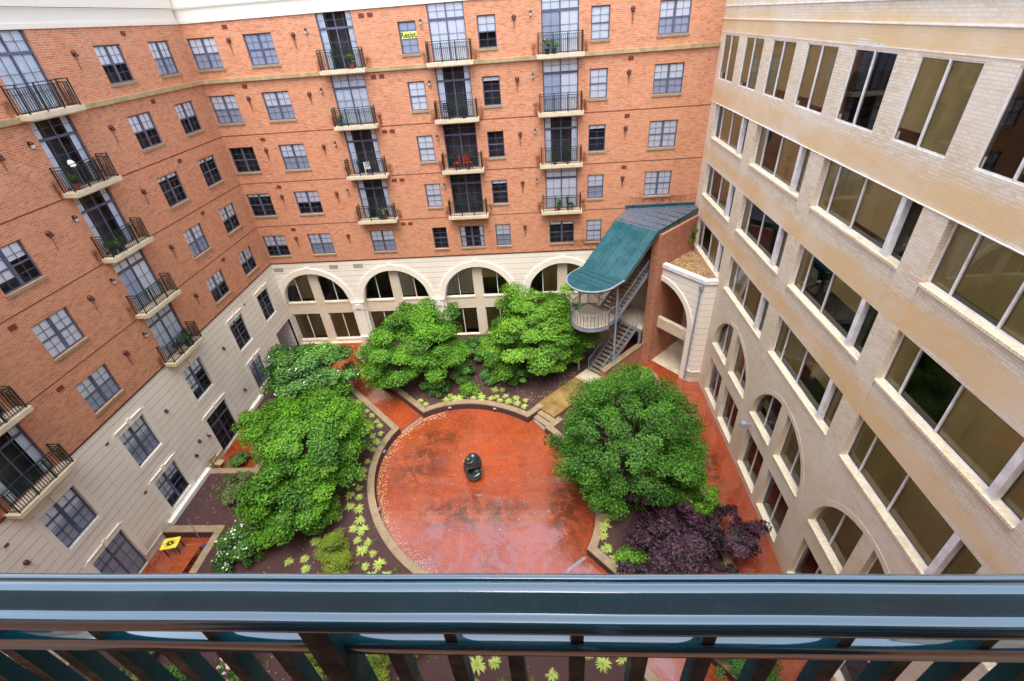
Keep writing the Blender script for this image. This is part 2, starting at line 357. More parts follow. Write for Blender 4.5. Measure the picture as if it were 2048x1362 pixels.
# ------------------------------------------------------------------ wall tools
FB = lambda u, d, z: (u, -d, z)          # back wall, d outward into the court
FL = lambda u, d, z: (d, u, z)           # left wall
FR = lambda u, d, z: (X1-d, u, z)        # right wall
FS = lambda u, d, z: (u, YS+d, z)        # wall behind the camera
def wall(mb, fr, u0, u1, z0, z1, holes, depth=.12, d0=0.):
    """holes: (ua,ub,za,zb) or (ua,ub,za,None,cu,r,zc) for an opening whose head follows a circle"""
    H = []
    for h in holes:
        if len(h) > 4:
            ua, ub, za, _, cu, r, zc = h
            top = lambda u, cu=cu, r=r, zc=zc: zc+math.sqrt(max(0, r*r-(u-cu)**2))
            n = 14; us = [ua+(ub-ua)*i/n for i in range(n+1)]; zt = [top(u) for u in us]; zm = max(zt)+.02
            H.append((ua, ub, za, zm))
            for i in range(n):
                mb.quad(fr(us[i], d0, zt[i]), fr(us[i+1], d0, zt[i+1]), fr(us[i+1], d0, zm), fr(us[i], d0, zm))
                mb.quad(fr(us[i], d0, zt[i]), fr(us[i+1], d0, zt[i+1]), fr(us[i+1], d0-depth, zt[i+1]), fr(us[i], d0-depth, zt[i]))
            ts, te = zt[0], zt[-1]
        else:
            ua, ub, za, zb = h; H.append((ua, ub, za, zb)); ts = te = zb
            mb.quad(fr(ua, d0, zb), fr(ub, d0, zb), fr(ub, d0-depth, zb), fr(ua, d0-depth, zb))
        mb.quad(fr(ua, d0, za), fr(ub, d0, za), fr(ub, d0-depth, za), fr(ua, d0-depth, za))
        mb.quad(fr(ua, d0, za), fr(ua, d0, ts), fr(ua, d0-depth, ts), fr(ua, d0-depth, za))
        mb.quad(fr(ub, d0, za), fr(ub, d0, te), fr(ub, d0-depth, te), fr(ub, d0-depth, za))
    us = sorted({u0, u1} | {min(max(x, u0), u1) for h in H for x in h[:2]}); zs = sorted({z0, z1} | {min(max(x, z0), z1) for h in H for x in h[2:4]})
    for i in range(len(us)-1):
        for j in range(len(zs)-1):
            cu, cz = (us[i]+us[i+1])/2, (zs[j]+zs[j+1])/2
            if any(h[0] < cu < h[1] and h[2] < cz < h[3] for h in H): continue
            mb.quad(fr(us[i], d0, zs[j]), fr(us[i+1], d0, zs[j]), fr(us[i+1], d0, zs[j+1]), fr(us[i], d0, zs[j+1]))
    return mb
def fbox(mb, fr, u0, u1, d0, d1, z0, z1): return mb.box(u0, u1, d0, d1, z0, z1, T=lambda u, d, z: fr(u, d, z))

ROT = {'B': 0, 'L': R(90), 'R': R(-90), 'S': R(180)}
def anchor(side, ua, ub, z, d=0.):
    """world location of the lower left corner of an opening, seen from the court"""
    return {'B': (ua, -d, z), 'L': (d, ua, z), 'R': (X1-d, ub, z)}[side]

# ---- window meshes in local space: x right, +y inwards, z up from the opening's lower left corner
_cache = {}
def sash_frame(w, h, kind):
    k = ('f', round(w, 2), round(h, 2), kind)
    if k in _cache: return _cache[k]
    mb = MB(); F = .055; y0, y1 = .085, .145
    b = lambda x0, x1, z0, z1, ya=y0, yb=y1: mb.box(x0, x1, ya, yb, z0, z1)
    b(0, F, 0, h); b(w-F, w, 0, h); b(F, w-F, 0, F); b(F, w-F, h-F, h)
    if kind == 'door':
        zt = h-.78
        b(F, w-F, zt-.05, zt+.05); b(w/2-.035, w/2+.035, F, zt-.05); b(w/2-.03, w/2+.03, zt+.05, h-F)
        for s in (0, 1):
            xa, xb = (F, w/2-.035) if s == 0 else (w/2+.035, w-F); xm = (xa+xb)/2
            b(xm-.009, xm+.009, F, zt-.05, .105, .125); b(xm-.009, xm+.009, zt+.05, h-F, .105, .125)
            zmm = (zt+h)/2; b(xa, xb, zmm-.009, zmm+.009, .106, .124)
            for q in (.33, .66): b(xa, xb, zt*q-.009, zt*q+.009, .106, .124)
    elif kind in ('double', 'triple', 'single'):
        units = [(F, w-F)] if kind == 'single' else [(F, w/2-.065), (w/2+.065, w-F)]
        if kind != 'single': b(w/2-.065, w/2+.065, F, h-F, .08, .145)
        tiers = [F, h*.5, h-F] if kind != 'triple' else [F, h*.40, h*.72, h-F]
        for (xa, xb) in units:
            xm = (xa+xb)/2
            for z in tiers[1:-1]: b(xa, xb, z-.03, z+.03, .08, .15)
            b(xm-.009, xm+.009, F, h-F, .105, .125)
            for i in range(len(tiers)-1):
                if kind == 'triple' and i == 2: continue
                zm = (tiers[i]+tiers[i+1])/2; b(xa, xb, zm-.009, zm+.009, .106, .124)
    me = mb.mesh('window_frame', M['frame'], uv=False); _cache[k] = me; return me
def rect_mesh(key, x0, x1, z0, z1, y, mat, inward=True):
    k = (key, round(x0, 2), round(x1, 2), round(z0, 2), round(z1, 2), y)
    if k in _cache: return _cache[k]
    mb = MB(); mb.quad((x0, y, z0), (x1, y, z0), (x1, y, z1), (x0, y, z1)); me = mb.mesh(key, mat, uv=False); _cache[k] = me; return me
def room_mesh(w, h, dep, mat):
    k = ('room', round(w, 2), round(h, 2), dep, mat.name)
    if k in _cache: return _cache[k]
    mb = MB(); y0, y1 = .15, dep; e = .004
    mb.quad((-e, y1, -e), (w+e, y1, -e), (w+e, y1, h+e), (-e, y1, h+e)); mb.quad((-e, y0, -e), (-e, y1, -e), (-e, y1, h+e), (-e, y0, h+e)); mb.quad((w+e, y0, -e), (w+e, y1, -e), (w+e, y1, h+e), (w+e, y0, h+e))
    mb.quad((-e, y0, -e), (w+e, y0, -e), (w+e, y1, -e), (-e, y1, -e)); mb.quad((-e, y0, h+e), (w+e, y0, h+e), (w+e, y1, h+e), (-e, y1, h+e))
    me = mb.mesh('interior', mat, uv=False); _cache[k] = me; return me
def blinds_mesh(w, h, kind, fills, mat):
    """fills: list of (x0,x1,z0,z1) fractions"""
    mb = MB()
    for x0, x1, z0, z1 in fills:
        mb.box(w*x0+.01, w*x1-.01, .155, .165, h*z0+.01, h*z1-.01)
    return mb.mesh('blind', mat, uv=False)
def curtain_mesh(w, h, spans):
    mb = MB()
    for x0, x1 in spans:
        n = max(6, int((x1-x0)*w/.05)); xs = [w*(x0+(x1-x0)*i/n) for i in range(n+1)]
        for i in range(n):
            ya, yb = .16+.035*(i % 2), .16+.035*((i+1) % 2)
            mb.quad((xs[i], ya, .02), (xs[i+1], yb, .02), (xs[i+1], yb, h-.02), (xs[i], ya, h-.02))
    return mb.mesh('curtain', M['curtain'], uv=False)
rb = random.Random(11)
def window(bld, side, ua, ub, za, zb, kind, sill=True, style=None, d=0.):
    w, h = ub-ua, zb-za; loc = anchor(side, ua, ub, za, d); rz = ROT[side]
    f = place('balcony_door' if kind == 'door' else 'window', sash_frame(w, h, kind), bld, loc, rz)
    place('pane', rect_mesh('pane', .02, w-.02, .02, h-.02, .115, M['glass']), f)
    place('interior', room_mesh(w, h, .9, M['room']), f)
    st = style or rb.choice(['half', 'full', 'half', 'full2', 'dark', 'mixed', 'half2', 'low'])
    if kind == 'door': st = style or rb.choice(['curt', 'vert', 'curtside', 'curtside', 'dark', 'full'])
    fl, mat = [], M['blind']
    if st == 'half': fl = [(0, .5, .5, 1), (.5, 1, .5, 1)]
    elif st == 'half2': fl = [(0, .5, .5, 1), (.5, 1, .5, 1)]; place('blind', blinds_mesh(w, h, kind, [(0, .5, 0, .5), (.5, 1, 0, .5)], M['gblind']), f)
    elif st == 'full': fl = [(0, 1, 0, 1)]
    elif st == 'full2': fl = [(0, 1, 0, 1)]; mat = M['gblind']
    elif st == 'mixed': fl = [(0, .5, .25, 1), (.5, 1, .6, 1)]
    elif st == 'low': fl = [(0, 1, .84, 1)]
    elif st == 'vert': fl = [(0, .5, 0, .72), (.5, 1, 0, .72), (0, 1, .74, 1)]
    elif st == 'doorhalf': fl = [(.5, 1, 0, .72), (0, 1, .74, 1)]; place('blind', blinds_mesh(w, h, kind, [(0, .5, 0, .72)], M['gblind']), f)
    if st == 'curt': place('curtain', curtain_mesh(w, h, [(.02, .98)]), f)
    if st == 'curtside': place('curtain', curtain_mesh(w, h, [(.03, .2), (.82, .98)]), f)
    if fl: place('blind', blinds_mesh(w, h, kind, fl, mat), f)
    if sill and kind != 'door':
        k = ('sill', round(w, 2))
        if k not in _cache:
            mb = MB(); mb.box(-.05, w+.05, -.05, .10, -.12, -.001); _cache[k] = mb.mesh('sill', M['sill'], uv=False)
        place('sill', _cache[k], f)
    return f

# ------------------------------------------------------------------ brick apartment building (left wing, back wing, rear wing)
ZB = [19.83, 16.86, 13.86, 10.87, 7.86]; ZT = [21.39, 18.42, 15.42, 12.43, 9.42]
SL = [19.33, 16.33, 13.33, 10.33, 7.33]
apt = empty('apartment_building'); tag(apt, 'orange brick apartment building with limestone base, small balconies and slate blue windows', 'building')
bw = []   # (side, ua, ub, za, zb, kind, style)
sty = {('A', 0): 'half2', ('A', 1): 'half2', ('A', 2): 'dark', ('A', 3): 'low', ('A', 4): 'half', ('B', 0): 'full2', ('B', 1): 'half2', ('B', 2): 'half2', ('B', 3): 'half', ('B', 4): 'half2',
       ('D', 0): 'full2', ('D', 1): 'full', ('D', 2): 'full', ('D', 3): 'full', ('D', 4): 'dark', ('F', 0): 'half', ('F', 1): 'low', ('F', 2): 'dark', ('F', 3): 'low', ('F', 4): 'half2',
       ('H', 0): 'full', ('H', 1): 'full', ('H', 2): 'low', ('H', 3): 'half2', ('H', 4): 'full', ('I', 0): 'half2', ('I', 1): 'half2', ('I', 2): 'full', ('I', 3): 'full',
       ('C', 0): 'curtside', ('C', 1): 'curt', ('C', 2): 'curtside', ('C', 3): 'curtside', ('E', 0): 'vert', ('E', 1): 'curtside', ('E', 2): 'dark', ('E', 3): 'dark',
       ('G', 0): 'doorhalf', ('G', 1): 'doorhalf', ('G', 2): 'curtside', ('G', 3): 'vert'}
for name, a, b, kd, rows in (('A', .10, 1.74, 'double', range(5)), ('B', 3.44, 5.12, 'double', range(5)), ('D', 12.44, 13.46, 'single', range(5)), ('F', 16.89, 17.92, 'single', range(5)),
                             ('H', 23.16, 24.19, 'single', range(5)), ('I', 26.83, 28.51, 'double', range(4)), ('C', 7.90, 9.94, 'door', range(4)), ('E', 14.18, 16.22, 'door', range(4)), ('G', 20.44, 22.50, 'door', range(4))):
    for k in rows:
        if kd == 'door': bw.append(('B', a, b, SL[k], SL[k]+2.79, kd, sty.get((name, k))))
        else: bw.append(('B', a, b, ZB[k], ZT[k], kd, sty.get((name, k))))
for a, b in ((7.98, 9.65), (14.38, 16.06), (20.63, 22.31)): bw.append(('B', a, b, ZB[4], ZT[4], 'double', 'half2' if a < 10 else ('curtside' if a < 16 else 'low')))
for a, b in ((-3.21, -1.53), (-6.90, -5.20), (-16.67, -14.96), (-26.1, -24.4)):
    for k in range(5):
        s = {-16.67: ['full', 'mixed', 'mixed', 'full', 'half2'], -3.21: ['half2', 'half', 'low', 'half', 'half'], -6.90: ['half', 'half', 'low', 'half2', 'half']}.get(a, ['half']*5)[k]
        bw.append(('L', a, b, ZB[k], ZT[k], 'double', s))
for a, b in ((-11.97, -9.97), (-21.17, -19.17)):
    for k in range(5): bw.append(('L', a, b, SL[k], SL[k]+2.79, 'door', (['curt', 'curtside', 'curtside', 'doorhalf', 'curt'] if a > -15 else ['curtside', 'dark']*3)[k]))
for side, fr, u0, u1 in (('B', FB, 0, X1), ('L', FL, YS, 0)):
    mb = MB(); wall(mb, fr, u0, u1, 7.3, 22.1, [q[1:5] for q in bw if q[0] == side]); mb.build('wall', M['brick'], apt)
for q in bw: window(apt, *q[:6], style=q[6])
mb = MB(); wall(mb, FS, 0, X1, 0, 25.4, [(18.9, 21.6, 19.33, 22.05)]); mb.build('wall', M['brick'], apt)
mb = MB(); mb.box(14.0, 26.0, YS, YS+.62, 22.15, 22.35); mb.build('rail_reflection_slab', M['slab'], apt)  # unseen slab added overhead so the near rail reflects a dark underside
f = place('balcony_door', sash_frame(2.7, 2.72, 'door'), apt, (21.6, YS, 19.33), R(180)); place('interior', room_mesh(2.7, 2.72, .9, M['room']), f)
# soldier courses, string courses, belts, cornice
mb = MB()
for q in bw:
    if q[0] in 'BL' and q[5] != 'door':
        fr = FB if q[0] == 'B' else FL
        n = int((q[2]-q[1]+.16)/.085)
        for i in range(n):
            u = q[1]-.08+i*.085; fbox(mb, fr, u+.006, u+.079, .0, .007, q[4]+.02, q[4]+.23)
mb.build('soldier_course', M['brick'], apt)
mb = MB()
for fr, u0, u1, cuts in ((FB, .14, X1, ((7.56, 10.24), (13.86, 16.52), (20.13, 22.79))), (FL, YS, -.004, ((-12.28, -9.64), (-21.48, -18.84)))):
    c = u0
    for a, b in sorted(cuts)+[(u1, u1)]: mb = MB(); fbox(mb, fr, c, a, 0, .13, 19.09, 19.29); c = b; mb.build('belt_course', M['trim'], apt)
mb = MB()
for fr, u0, u1 in ((FB, .04, X1), (FL, YS, -.002)):
    for z in (16.12, 13.12, 10.12): fbox(mb, fr, u0, u1, 0, .012, z, z+.03)
    fbox(mb, fr, u0, u1, 0, .03, 7.24, 7.31)
mb.build('string_course', M['hood'], apt)
mb = MB()
for fr, u0, u1 in ((FB, -.3, X1), (FL, YS, -.165)):
    fbox(mb, fr, u0, u1, -.3, .06, 22.10, 22.28); fbox(mb, fr, u0, u1, -.3, .02, 22.28, 22.80); fbox(mb, fr, u0, u1, -.3, .10, 22.83, 23.6); fbox(mb, fr, u0, u1, -.3, .16, 23.6, 24.4)
mb.build('cornice', M['cream'], apt)
mb = MB(); mb.prism([(-.3, YS), (-9, YS), (-9, 9), (X1, 9), (X1, .3), (-.3, .3)], 24.1, 24.3); mb.box(0, X1, YS-9, YS-.3, 24.1, 24.3); mb.build('roof', M['flat'], apt)
# limestone base, left
base = []
for a, b in ((-3.10, -1.55), (-6.77, -5.19), (-11.66, -10.03), (-16.52, -14.87), (-20.88, -19.20), (-26.0, -24.3)): base.append((a, b, 4.12, 6.19, 'triple', None))
for a, b in ((-6.72, -5.19), (-16.46, -14.83), (-26.0, -24.3)): base.append((a, b, .78, 2.85, 'triple', None))
base.append((-11.85, -9.83, .08, 2.80, 'door', 'dark')); base.append((-20.68, -18.92, .03, 2.72, 'door', 'full2'))
mb = MB(); wall(mb, FL, YS, 0, 0, 7.24, [q[:4] for q in base]+[(-2.62, -.34, 0, 2.76)], depth=.16)
mb.build('base_wall', M['stone'], apt)
for i, q in enumerate(base):
    f = window(apt, 'L', *q[:5], sill=False, style=q[5] or ['dark', 'low', 'mixed', 'half2', 'half2', 'half', 'half2', 'mixed', 'half'][i % 9], d=-.03)
for (a, b, za, zb, kd, _) in base:
    mb = MB(); s = .26; e = .03
    fbox(mb, FL, a-s, a-.002, 0, e, max(.5, za-.24), zb+.26); fbox(mb, FL, b+.002, b+s, 0, e, max(.5, za-.24), zb+.26); fbox(mb, FL, a, b, 0, e-.003, zb, zb+.26)
    if za > .5: fbox(mb, FL, a, b, 0, e-.003, za-.24, za)
    fbox(mb, FL, a-.08, b+.08, 0, .075, zb+.27, zb+.31)
    m = (a+b)/2; mb.prism([(e, m-.09), (e, m+.09), (.10, m+.10), (.10, m-.10)], zb+.06, zb+.42)
    mb.build('window_surround', M['stone_plain'], apt)
mb = MB(); fbox(mb, FL, -9.8, -2.62, 0, .05, .42, .50); fbox(mb, FL, -18.9, -11.87, 0, .05, .42, .50); fbox(mb, FL, YS, -20.7, 0, .05, .42, .50); mb.build('plinth_moulding', M['slab'], apt)
# doorway recess in the corner
mb = MB(); x = -1.8
mb.quad((0, -.34, 0), (x, -.34, 0), (x, -.34, 2.76), (0, -.34, 2.76)); mb.quad((0, -2.62, 0), (x, -2.62, 0), (x, -2.62, 2.76), (0, -2.62, 2.76)); mb.quad((x, -2.62, 0), (x, -.34, 0), (x, -.34, 2.76), (x, -2.62, 2.76)); mb.quad((0, -2.62, 2.76), (x, -2.62, 2.76), (x, -.34, 2.76), (0, -.34, 2.76))
mb.build('doorway', M['stone'], apt)
mb = MB(); mb.box(-1.78, -1.72, -2.2, -.8, .05, 2.4); mb.box(-1.715, -1.68, -1.53, -1.47, 1., 1.2); mb.build('door', M['dark'], apt)
# limestone arcade, back wall
ARC = [(2.57, 2.58), (8.85, 2.58), (15.17, 2.58), (21.50, 2.58), (27.8, 2.5)]; ZC = 3.78
mb = MB(); wall(mb, FB, 0, X1, 0, 7.24, [(c-r, c+r, 0, None, c, r, ZC) for c, r in ARC[:4]], depth=.34); mb.build('arcade_wall', M['stone'], apt)
N = 28
for c, r in ARC[:4]:
    mb = MB(); R2 = r+.42
    for i in range(N):
        a0, a1 = math.pi*i/N, math.pi*(i+1)/N
        P = lambda rr, a, d: FB(c-rr*math.cos(a), d, ZC+rr*math.sin(a))
        mb.quad(P(r, a0, .09), P(r, a1, .09), P(R2, a1, .09), P(R2, a0, .09)); mb.quad(P(R2, a0, .09), P(R2, a1, .09), P(R2, a1, 0), P(R2, a0, 0)); mb.quad(P(r, a0, .09), P(r, a1, .09), P(r, a1, 0), P(r, a0, 0))
    mb.prism([(c-.16, 0), (c+.16, 0), (c+.19, -.13), (c-.19, -.13)], ZC+r+.0, ZC+r+.5)
    mb.build('archivolt', M['stone_plain'], apt)
for x0, x1 in ((5.20, 6.24), (11.48, 12.55), (17.80, 18.87)):
    mb = MB(); m = (x0+x1)/2; w = .38
    fbox(mb, FB, m-w, m+w, 0, .14, .72, 3.2); fbox(mb, FB, m-w-.05, m+w+.05, 0, .18, 3.2, 3.78); fbox(mb, FB, m-w-.09, m+w+.09, 0, .22, 3.78, 3.86); fbox(mb, FB, m-.17, m+.17, .18, .24, 3.32, 3.68)
    fbox(mb, FB, m-w-.1, m+w+.1, 0, .2, 0, .62); fbox(mb, FB, m-w-.13, m+w+.13, 0, .24, .62, .72)
    mb.build('pilaster', M['stone_plain'], apt)
for a in ((.05, .75, 6.62), (4.33, 4.98, 6.68), (6.15, 6.86, 6.68)): mb = MB(); fbox(mb, FB, a[0], a[1], 0, .02, a[2], a[2]+.3); mb.build('louver', M['louver'], apt)
# tan infill of the arches (both buildings share the detail)
def bay_window(parent, side, ua, ub, za, zb, mull, head=None, d=0., style=None, pil=None, frame_mat='white'):
    """large office window; mull = mullion positions from the opening's left edge; head = (centre_from_left, r, zc) circle"""
    w, h = ub-ua, zb-za; loc = anchor(side, ua, ub, za, d); rz = ROT[side]
    top = (lambda x: min(h, head[2]+math.sqrt(max(0, head[1]**2-(x-head[0])**2)))) if head else (lambda x: h)
    xs = [w*i/16 for i in range(17)] if head else [0, w]
    mb = MB(); F = .045; y0, y1 = -.02, .05
    mb.box(0, F, y0, y1, 0, top(F/2)); mb.box(w-F, w, y0, y1, 0, top(w-F/2)); mb.box(F, w-F, y0, y1, 0, F)
    if not head: mb.box(F, w-F, y0, y1, h-F, h)
    else:
        for i in range(16):
            a, b = xs[i], xs[i+1]; mb.poly([(a, y0, top(a)-F), (b, y0, top(b)-F), (b, y0, top(b)), (a, y0, top(a))])
    for m in mull: mb.box(m-.028, m+.028, y0-.015, y1, F, top(m)-F*.4)
    f = mb.build('window', M[frame_mat], parent, loc=loc, rz=rz, uv=False)
    def sheet(x0, x1, zl, y, mat, nm):
        m2 = MB(); k = 12 if head else 1
        for i in range(k):
            a, b = x0+(x1-x0)*i/k, x0+(x1-x0)*(i+1)/k
            if top(a) > zl or top(b) > zl: m2.quad((a, y, zl), (b, y, zl), (b, y, max(zl, top(b))), (a, y, max(zl, top(a))))
        if m2.f: m2.build(nm, mat, f, uv=False)
    sheet(.01, w-.01, .01, .012, M['oglass'], 'pane')
    place('interior', room_mesh(w, h, 1.1, M['oroom']), f)
    edges = [0]+list(mull)+[w]
    st = style or 'b'*(len(edges)-1)
    for i in range(len(edges)-1):
        s = st[i % len(st)]
        if s == 'b': sheet(edges[i]+.03, edges[i+1]-.03, rb.choice([.04, .04, .04, .05, h*.09, h*.16]), .06, M['olive'], 'blind')
        elif s == 'h': sheet(edges[i]+.03, edges[i+1]-.03, h*.55, .06, M['olive'], 'blind')
        elif s == 'c':
            m3 = MB(); a, b = edges[i]+.05, edges[i+1]-.1; n = 10
            for q in range(n):
                xa, xb = a+(b-a)*q/n, a+(b-a)*(q+1)/n; m3.quad((xa, .16+.04*(q % 2), .1), (xb, .16+.04*((q+1) % 2), .1), (xb, .16+.04*((q+1) % 2), top(xb)-.05), (xa, .16+.04*(q % 2), top(xa)-.05))
            m3.build('curtain', M['curtain'], f, uv=False)
    if pil:
        m4 = MB(); m4.box(pil, pil+.2, -.19, .0, .0, h); m4.build('pillar', M['white'], f)
    return f
mb = MB(); rl = MB(); dpt = -.30
SZ = [.28, 2.72, 3.68]
for i, (c, r) in enumerate(ARC[:4]):
    L0, L1, M0, M1 = c-r, c+r, c-.33, c+.33
    for (a, b) in ((L0+.0, M0), (M1, L1)):
        pass
    hh = [(L0+.0, M0, SZ[0], SZ[1]), (M1, L1-.0, SZ[0], SZ[1])]
    rr = r-.004
    wall(mb, FB, L0, L1, 0, SZ[2], hh, depth=.14, d0=dpt)
    n = 12
    for j in range(n):
        ua, ub = M0+(M1-M0)*j/n, M0+(M1-M0)*(j+1)/n; t = lambda u: ZC+math.sqrt(max(0, rr*rr-(u-c)**2))
        mb.quad(FB(ua, dpt, SZ[2]), FB(ub, dpt, SZ[2]), FB(ub, dpt, t(ub)), FB(ua, dpt, t(ua)))
    for u in (M0, M1): mb.quad(FB(u, dpt, SZ[2]), FB(u, dpt-.14, SZ[2]), FB(u, dpt-.14, 6.32), FB(u, dpt, 6.32))
    for (a, b) in ((L0, M0), (M1, L1)):
        fbox(rl, FB, a+.01, b-.01, dpt-.13, dpt+.05, SZ[0]-.13, SZ[0]-.002); fbox(rl, FB, a+.01, b-.01, dpt-.13, dpt+.05, SZ[2]-.03, SZ[2]+.08)
mb.build('arcade_infill', M['tan'], apt); rl.build('arcade_sill', M['rowlock'], apt)
for i, (c, r) in enumerate(ARC[:4]):
    L0, L1, M0, M1 = c-r, c+r, c-.33, c+.33; w = M0-L0
    st = ['dd', 'dd', 'cd', 'bd'][i]
    bay_window(apt, 'B', L0, M0, SZ[0], SZ[1], [w/2], d=dpt-.12, style='bb'); bay_window(apt, 'B', M1, L1, SZ[0], SZ[1], [w/2], d=dpt-.12, style='bb')
    bay_window(apt, 'B', L0, M0, SZ[2]+.08, ZC+r, [w/2], head=(c-L0, r-.01, ZC-SZ[2]-.08), d=dpt-.12, style=['hb', 'dd', 'cc', 'db'][i])
    bay_window(apt, 'B', M1, L1, SZ[2]+.08, ZC+r, [w/2], head=(c-M1, r-.01, ZC-SZ[2]-.08), d=dpt-.12, style=['dd', 'cd', 'hh', 'bb'][i])

# ---- balconies
def railing_mesh(w, dep, mat):
    mb = MB(); hx = w/2; H = 1.04; s = .012
    def run(p, q, n):
        for i in range(n+1):
            x = p[0]+(q[0]-p[0])*i/n; y = p[1]+(q[1]-p[1])*i/n; mb.box(x-.011, x+.011, y-.011, y+.011, .09, H-.12)
        x0, x1 = sorted((p[0], q[0])); y0, y1 = sorted((p[1], q[1]))
        mb.box(x0-.02, x1+.02, y0-.02, y1+.02, H-.03, H); mb.box(x0-.012, x1+.012, y0-.012, y1+.012, H-.14, H-.115); mb.box(x0-.012, x1+.012, y0-.012, y1+.012, .07, .095)
    run((-hx, -dep), (hx, -dep), int(w/.105)); run((-hx, -dep), (-hx, -.02), int(dep/.115)); run((hx, -dep), (hx, -.02), int(dep/.115))
    for x in (-hx, -hx/3, hx/3, hx):
        mb.box(x-.022, x+.022, -dep-.022, -dep+.022, 0, H)
    for x in (-hx, hx): mb.box(x-.02, x+.02, -.045, -.005, 0, H)
    return mb.mesh('railing', mat, uv=False)
rail_me = railing_mesh(2.46, .54, M['green'])
mbs = MB(); mbs.box(-1.34, 1.34, -.61, 0, -.19, 0); mbs.box(-1.28, 1.28, -.56, 0, -.24, -.19); slab_me = mbs.mesh('balcony', M['slab'])
BAL = {}
for i, c in enumerate((8.92, 15.20, 21.46)):
    for k in range(4): BAL[('B', i, k)] = ((c, 0, SL[k]), 0)
for i, c in enumerate((-10.97, -20.17)):
    for k in range(5): BAL[('L', i, k)] = ((0, c, SL[k]), R(90))
for (s, i, k), (loc, rz) in BAL.items():
    b = place('balcony', slab_me, apt, loc, rz); place('railing', rail_me, b)

# ---- lamps, round exhaust hoods, rectangular vents
mb = MB(); mb.box(-.04, .04, -.03, 0, -.05, .12); mb.tube([(0, -.02, .08), (0, -.12, .14), (0, -.13, .08)], .012, 5); mb.lathe([(.03, .10), (.085, .05), (.07, -.0), (.045, -.16), (.02, -.18)], 6, (0, -.13, 0)); lamp_me = mb.mesh('wall_lamp', M['lamp'], uv=False)
mb = MB(); mb.lathe([(.0745, -.005), (.0505, -.14)], 6, (0, -.13, 0)); lampg_me = mb.mesh('lamp_glass', M['lampglass'], uv=False)
def dome(mb, r=.13, dep=.13):
    n = 14
    for j in range(5):
        a0, a1 = math.pi/2*j/5, math.pi/2*(j+1)/5
        for k in range(n):
            t0, t1 = 2*math.pi*k/n, 2*math.pi*(k+1)/n
            P = lambda a, t: (r*math.cos(a)*math.cos(t), -dep*math.sin(a), r*math.cos(a)*math.sin(t))
            mb.quad(P(a0, t0), P(a0, t1), P(a1, t1), P(a1, t0))
    return mb
mb = dome(MB()); mb.box(-.07, .07, -.15, -.06, -.13, -.05); hood_me = mb.mesh('exhaust_hood', M['hood'], True, uv=False)
mb = MB(); mb.box(-.155, .155, -.02, 0, -.10, .10)
for i in range(5): mb.box(-.14, .14, -.03, -.02, -.085+i*.038, -.065+i*.038)
vent_me = mb.mesh('vent', M['vent'], uv=False)
def at(side, u, z, d=0.): return {'B': (u, -d, z), 'L': (d, u, z), 'R': (X1-d, u, z)}[side]
for k in range(4):
    for u in (7.2, 13.77, 19.87): l = place('wall_lamp', lamp_me, apt, at('B', u, 21.32-3*k)); place('lamp_glass', lampg_me, l)
    l = place('wall_lamp', lamp_me, apt, at('L', -12.45, 18.32-3*k), R(90)); place('lamp_glass', lampg_me, l)
l = place('wall_lamp', lamp_me, apt, at('L', -12.28, 1.95), R(90)); place('lamp_glass', lampg_me, l)
for k in range(5):
    for u in (2.57, 6.39, 18.94): 
        if not (k == 0 and u < 2): place('exhaust_hood', hood_me, apt, at('B', u, 21.19-3*k))
    if k < 4: place('exhaust_hood', hood_me, apt, at('B', 25.4, 21.15-3*k))
    place('exhaust_hood', hood_me, apt, at('L', -8.16, 21.18-3*k), R(90)); place('exhaust_hood', hood_me, apt, at('L', -13.84, 21.2-3*k), R(90))
    for u in (2.58, 10.5, 11.0): place('vent', vent_me, apt, at('B', u, 21.82-3.0*k))
    if k in (1, 2, 3): place('vent', vent_me, apt, at('B', 25.45, 21.82-3.0*k))
    place('vent', vent_me, apt, at('L', -4.66, 21.8-3*k), R(90)); place('vent', vent_me, apt, at('L', -17.2, 21.8-3*k), R(90))
for u, z in ((-13.71, 5.31), (-8.06, 5.35), (-13.62, 1.81), (-8.01, 1.94), (-22.1, 5.29), (-12.97, 2.29)): place('exhaust_hood', hood_me, apt, at('L', u, z), R(90)).scale = (.8, .8, .8)
for u, z in ((-17.08, 6.40), (-4.56, 6.46), (-17.05, 2.94), (-22.1, 6.4)): place('vent', vent_me, apt, at('L', u, z), R(90)).scale = (.55, 1, .55)

def m_stain():
    t = NT('rust_stain'); g_ = t.node('ShaderNodeTexCoord').outputs['Object']; po = t.pos()
    s = t.node('ShaderNodeSeparateXYZ'); t.l.new(g_, s.inputs[0])
    fx = t.ramp(t.math('ABSOLUTE', s.outputs[0]), .5, .05); fz = t.math('MULTIPLY', t.ramp(s.outputs[2], 0, .35), t.ramp(s.outputs[2], 1.0, .85))
    a = t.math('MULTIPLY', t.math('MULTIPLY', fx, fz), t.ramp(t.noise(t.vmap(po, (4, 4, 1.5)), 1.5, 5, .7), .35, .6))
    t.p(Base_Color=srgb(122, 52, 30), Roughness=.8, Alpha=t.math('MULTIPLY', a, .75)); return t.m
M['stain'] = m_stain()
mb = MB(); mb.quad((-.5, 0, 0), (.5, 0, 0), (.5, 0, 1), (-.5, 0, 1)); stain_me = mb.mesh('rust_stain', M['stain'], uv=False)
def stain(side, u, z, w, h):
    o = place('rust_stain', stain_me, apt, at(side, u, z, .004 if side == 'B' else .004), ROT[side]); o.scale = (w, 1, h)
for (s_, i_, k_), ((x_, y_, z_), rz_) in BAL.items():
    for q in (-1.45, 1.45): stain(s_, (x_ if s_ == 'B' else y_)+q, z_-.35, .5, .95)
